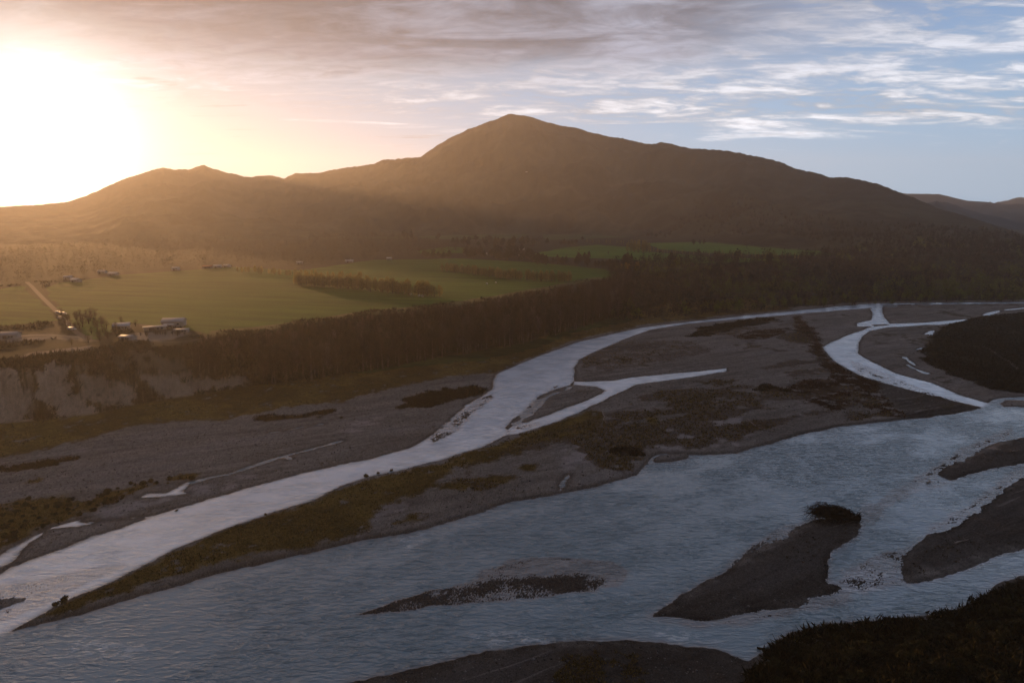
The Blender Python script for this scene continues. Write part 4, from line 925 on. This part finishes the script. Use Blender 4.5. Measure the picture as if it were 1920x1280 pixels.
# ------------------------------------------------------------------ farm buildings
M_ROOF = simple_mat("metal_roof", (.30, .29, .28), .1, .6, .3, 1.5); M_ROOF2 = simple_mat("red_roof", (.20, .08, .05), .1, .6)
M_WALL = simple_mat("board_wall", (.34, .29, .24), .1); M_WALLW = simple_mat("white_wall", (.30, .28, .26), .06); M_GLASS = simple_mat("window_glass", (.03, .035, .04), .1, .08, .6)
M_DOOR = simple_mat("door_paint", (.10, .08, .07), .1)
def building(name, px_, L, Wd, hw, rz, label, roofm=None, wallm=None, pitch=.35, group=None, chimney=False, cat='shed'):
    roofm = roofm or M_ROOF; wallm = wallm or M_WALL
    q = ground([px_], TZ)[0]; z_ = float(drop(np.array([q]))[0]); o = empty(name, (q[0], q[1], z_ - .1), R(rz)); tag(o, label, cat, group)
    rh = Wd / 2 * pitch; x, y = L / 2, Wd / 2
    v = [(-x, -y, 0), (x, -y, 0), (x, y, 0), (-x, y, 0), (-x, -y, hw), (x, -y, hw), (x, y, hw), (-x, y, hw), (-x, 0, hw + rh), (x, 0, hw + rh)]
    f = [(0, 1, 5), (0, 5, 4), (2, 3, 7), (2, 7, 6), (1, 2, 6), (1, 6, 5), (3, 0, 4), (3, 4, 7), (4, 8, 7), (5, 6, 9)]
    mesh('wall', v, f, wallm, o)
    e = .5; t_ = .12; k_ = rh / y; r_ = MB()
    for sg in (-1, 1):
        a = [(-x - e, sg * (y + e), hw - e * k_ + .03), (x + e, sg * (y + e), hw - e * k_ + .03), (x + e, 0, hw + rh + .03), (-x - e, 0, hw + rh + .03)]; a = a + [(p_[0], p_[1], p_[2] + t_) for p_ in a]
        r_.add((a, [(0, 1, 2), (0, 2, 3), (4, 6, 5), (4, 7, 6), (0, 4, 5), (0, 5, 1), (1, 5, 6), (1, 6, 2), (2, 6, 7), (2, 7, 3), (3, 7, 4), (3, 4, 0)]))
    ro = r_.build('roof', roofm, o)
    if chimney: MB().box((x * .4, .3, hw + rh + .5), (.7, .7, 1.5)).build('chimney', M_WALL, ro)
    MB().box((-x * .3, -y - .04, min(2.1, hw * .8) / 2), (min(3, L * .25), .08, min(2.1, hw * .8))).build('door', M_DOOR, o)
    for wx_ in (.25, .6): 
        w_ = MB().box((x * wx_, -y - .03, hw * .55), (1.2, .06, .9)).build('window', M_GLASS, o)
    return o
building('farm_shed', (229, 617), 9, 6.5, 2.8, 20, 'small shed with a bright gable roof beside the bare farm grove', M_ROOF, M_WALL, .5)
building('farm_shed', (240, 637), 8, 5, 2.2, -15, 'low white roofed shed in front of the bright gable shed', M_ROOF, M_WALLW, .3)
building('barn', (327, 611), 13, 9, 3.6, 8, 'largest barn of the farmyard with a broad pale metal roof', M_ROOF, M_WALL, .4, cat='barn')
building('farm_shed', (291, 619), 13, 4, 2.4, 28, 'long narrow slanting shed left of the big barn', M_ROOF, M_WALL, .25)
building('farm_shed', (318, 614), 7, 3.5, 2.2, -10, 'small lean to roof at the left foot of the big barn', M_ROOF, M_WALL, .2)
building('farm_shed', (341, 623), 8, 4, 2, 12, 'low open shed in front of the big barn', M_ROOF, M_WALL, .2)
for px_, L, rz, lb, wm, rm, ch in (
    ((128, 523), 8, 10, 'small pale house at the left of the hazy hamlet', M_WALLW, M_ROOF, True), ((143, 528), 9, -20, 'pale house in front of the hazy hamlet', M_WALLW, M_ROOF, False),
    ((192, 512), 9, 5, 'bright roofed house behind the field edge', M_WALLW, M_ROOF, True),
    ((213, 516), 10, -5, 'wide roofed house nearest the field corner', M_WALLW, M_ROOF, False), ((330, 506), 8, 5, 'white cottage at the far field edge left of the long houses', M_WALLW, M_ROOF, False),
    ((390, 503), 12, 0, 'long low house at the far field edge', M_WALLW, M_ROOF2, False), ((408, 502), 10, 8, 'house between the long one and the white gabled one', M_WALLW, M_ROOF, False),
    ((426, 501), 8, -8, 'white gabled house at the right end of the far row', M_WALLW, M_ROOF, True), ((562, 495), 9, 15, 'pale roofed house among yellow trees', M_WALLW, M_ROOF, False),
    ((655, 492), 11, 5, 'white roofed farmhouse at the far edge of the central field', M_WALLW, M_ROOF, True), ((730, 487), 7, -5, 'small white hut at the edge of the brown wood', M_WALLW, M_ROOF, False),
    ((910, 478), 6, 10, 'tiny white roof deep in the dark plantation', M_WALLW, M_ROOF, False),
    ((978, 468), 11, 0, 'pale long roof above the dark plantation', M_WALLW, M_ROOF, False), ((972, 481), 8, 15, 'pale roof at the right end of the plantation', M_WALLW, M_ROOF, False),
    ((987, 431), 8, 0, 'lone white hut at the foot of the mountain', M_WALLW, M_ROOF, False), ((20, 634), 9, 5, 'pale roofed shed at the far left of the gravel yard', M_WALLW, M_ROOF, False)):
    building('house' if 'house' in lb or 'cottage' in lb else 'hut', px_, L, 6.5, 2.6, rz, lb, rm, wm, .45, None, ch, cat='house' if 'house' in lb or 'cottage' in lb else 'hut')
# ------------------------------------------------------------------ vehicles on the gravel road
M_PAINT = simple_mat("white_paint", (.30, .30, .29), .04, .5, .3); M_TYRE = simple_mat("tyre_rubber", (.02, .02, .02), .1)
def vehicle(px_, rz, label):
    q = ground([px_], TZ)[0]; z_ = float(drop(np.array([q]))[0]); o = empty('parked_van', (q[0], q[1], z_), R(rz)); tag(o, label, 'van')
    prof = [(-2.4, .45), (2.5, .45), (2.55, 1.0), (1.7, 1.25), (1.05, 2.05), (-2.3, 2.15), (-2.45, 1.2)]
    v = [(x_, s_ * .95, z2) for s_ in (-1, 1) for x_, z2 in prof]; n_ = len(prof)
    f = [(0, i + 1, i + 2)[::-1] for i in range(n_ - 2)] + [(n_, n_ + i + 1, n_ + i + 2) for i in range(n_ - 2)] + [t_ for i in range(n_) for t_ in ((i, (i + 1) % n_, n_ + (i + 1) % n_), (i, n_ + (i + 1) % n_, n_ + i))]
    mesh('body', v, f, M_PAINT, o)
    mesh('windscreen', [(1.66, -.8, 1.32), (1.66, .8, 1.32), (1.12, .75, 2.0), (1.12, -.75, 2.0)], [(0, 1, 2, 3)], M_GLASS, o)
    for sx in (-1.5, 1.6):
        for sy in (-.95, .95):
            b = MB(); b.add(tube([(sx, sy - .12, .36), (sx, sy + .12, .36)], [.36, .36], 14)); b.build('wheel', M_TYRE, o)
vehicle((112, 588), 60, 'white van parked highest up the gravel road'); vehicle((118, 590), 20, 'white van parked at the road bend just below another')
vehicle((115, 598), 85, 'white van parked off the left side of the gravel road'); vehicle((135, 619), 0, 'white van parked lowest beside the gravel road')
# ------------------------------------------------------------------ wrapped bales
M_BALE = simple_mat("bale_wrap", (.62, .62, .58), .05, .4)
for px_, lb in (((770, 553), 'white wrapped bale just below the near shelterbelt'), ((786, 556), 'left white bale of the close pair by the shelterbelt end'), ((792, 557), 'right white bale of the close pair by the shelterbelt end'),
                ((913, 533), 'white bale alone in the field below the far shelterbelt'), ((930, 531), 'white bale right of the lone one below the far shelterbelt')):
    q = ground([px_], TZ)[0]; b = MB(); b.add(tube([(-.8, 0, .75), (-.7, 0, .75), (.7, 0, .75), (.8, 0, .75)], [.6, .78, .78, .6], 16))
    o = b.build('wrapped_bale', M_BALE, smooth=False); o.location = (q[0], q[1], float(drop(np.array([q]))[0])); o.rotation_euler = (0, 0, rng.uniform(0, 3)); tag(o, lb, 'bale', 'white wrapped bales in the fields')
# ------------------------------------------------------------------ gravel road and farm lane
M_ROAD, k = mat("gravel_road")
geo = k.new('ShaderNodeNewGeometry').outputs['Position']
rc = k.mix(k.noise(geo, .5, 4, .65), (.06, .05, .038, 1), (.11, .09, .07, 1)); principled(k, rc, .95, .1)
def ribbon(name, px_, w, label, z0=TZ):
    p = ground(px_, z0); L = np.r_[0, np.cumsum(np.hypot(*np.diff(p, axis=0).T))]; n_ = int(L[-1] / 4) + 2; t_ = np.linspace(0, L[-1], n_)
    c = np.stack([np.interp(t_, L, p[:, 0]), np.interp(t_, L, p[:, 1])], 1)
    for _ in range(3): c[1:-1] = (c[:-2] + c[1:-1] * 2 + c[2:]) / 4
    d_ = np.gradient(c, axis=0); d_ /= np.hypot(*d_.T)[:, None]; nn = np.stack([-d_[:, 1], d_[:, 0]], 1)
    cols = [c + nn * w * q_ for q_ in (-.5, -.17, .17, .5)]; allp = np.concatenate(cols); zz = drop(allp) + .06
    a = np.concatenate([np.arange(n_ - 1) + j * n_ for j in range(3)]); f = np.stack([a, a + 1, a + 1 + n_, a + n_], -1)
    tag(mesh(name, np.concatenate([allp, zz[:, None]], 1), f, M_ROAD, smooth=True), label, kind='structure')
ribbon('road', [(50, 528), (58, 535), (80, 558), (108, 586), (125, 602), (142, 622), (165, 636), (178, 640)], 3.6, 'straight gravel road running back across the fields')
ribbon('road', [(-80, 640), (40, 632), (100, 630), (178, 640)], 5, 'gravel road along the yard')
ribbon('path', [(250, 637), (310, 642), (350, 640), (400, 631), (450, 624)], 2.6, 'farm lane curving past the yard')
ribbon('path', [(262, 609), (300, 612), (330, 613)], 2.2, 'farm lane behind the sheds')
for i in ([(1838, 653), (1862, 664), (1880, 675), (1905, 692), (1920, 700)],): ribbon('path', i, 2.4, 'stony path through the dark scrub island', 1.0)
# ------------------------------------------------------------------ haze
m_haze, k = mat("haze_air")
pv = k.new('ShaderNodeVolumePrincipled')
pv.inputs['Color'].default_value = (.97, .93, .89, 1); pv.inputs['Density'].default_value = 0.000075
pv.inputs['Anisotropy'].default_value = .54
k.l.new(pv.outputs[0], k.new('ShaderNodeOutputMaterial').inputs['Volume'])
hv = np.array([(x, y, z) for x in (-5700, 5700) for y in (-5700, 7600) for z in (-26, 640)], float)
hf = [(0, 1, 3, 2), (4, 6, 7, 5), (0, 4, 5, 1), (2, 3, 7, 6), (0, 2, 6, 4), (1, 5, 7, 3)]
hz = mesh('haze', hv, hf, m_haze); tag(hz, 'warm evening haze in the valley air', kind='stuff')
m_haze.cycles.homogeneous_volume = True if hasattr(m_haze.cycles, 'homogeneous_volume') else None
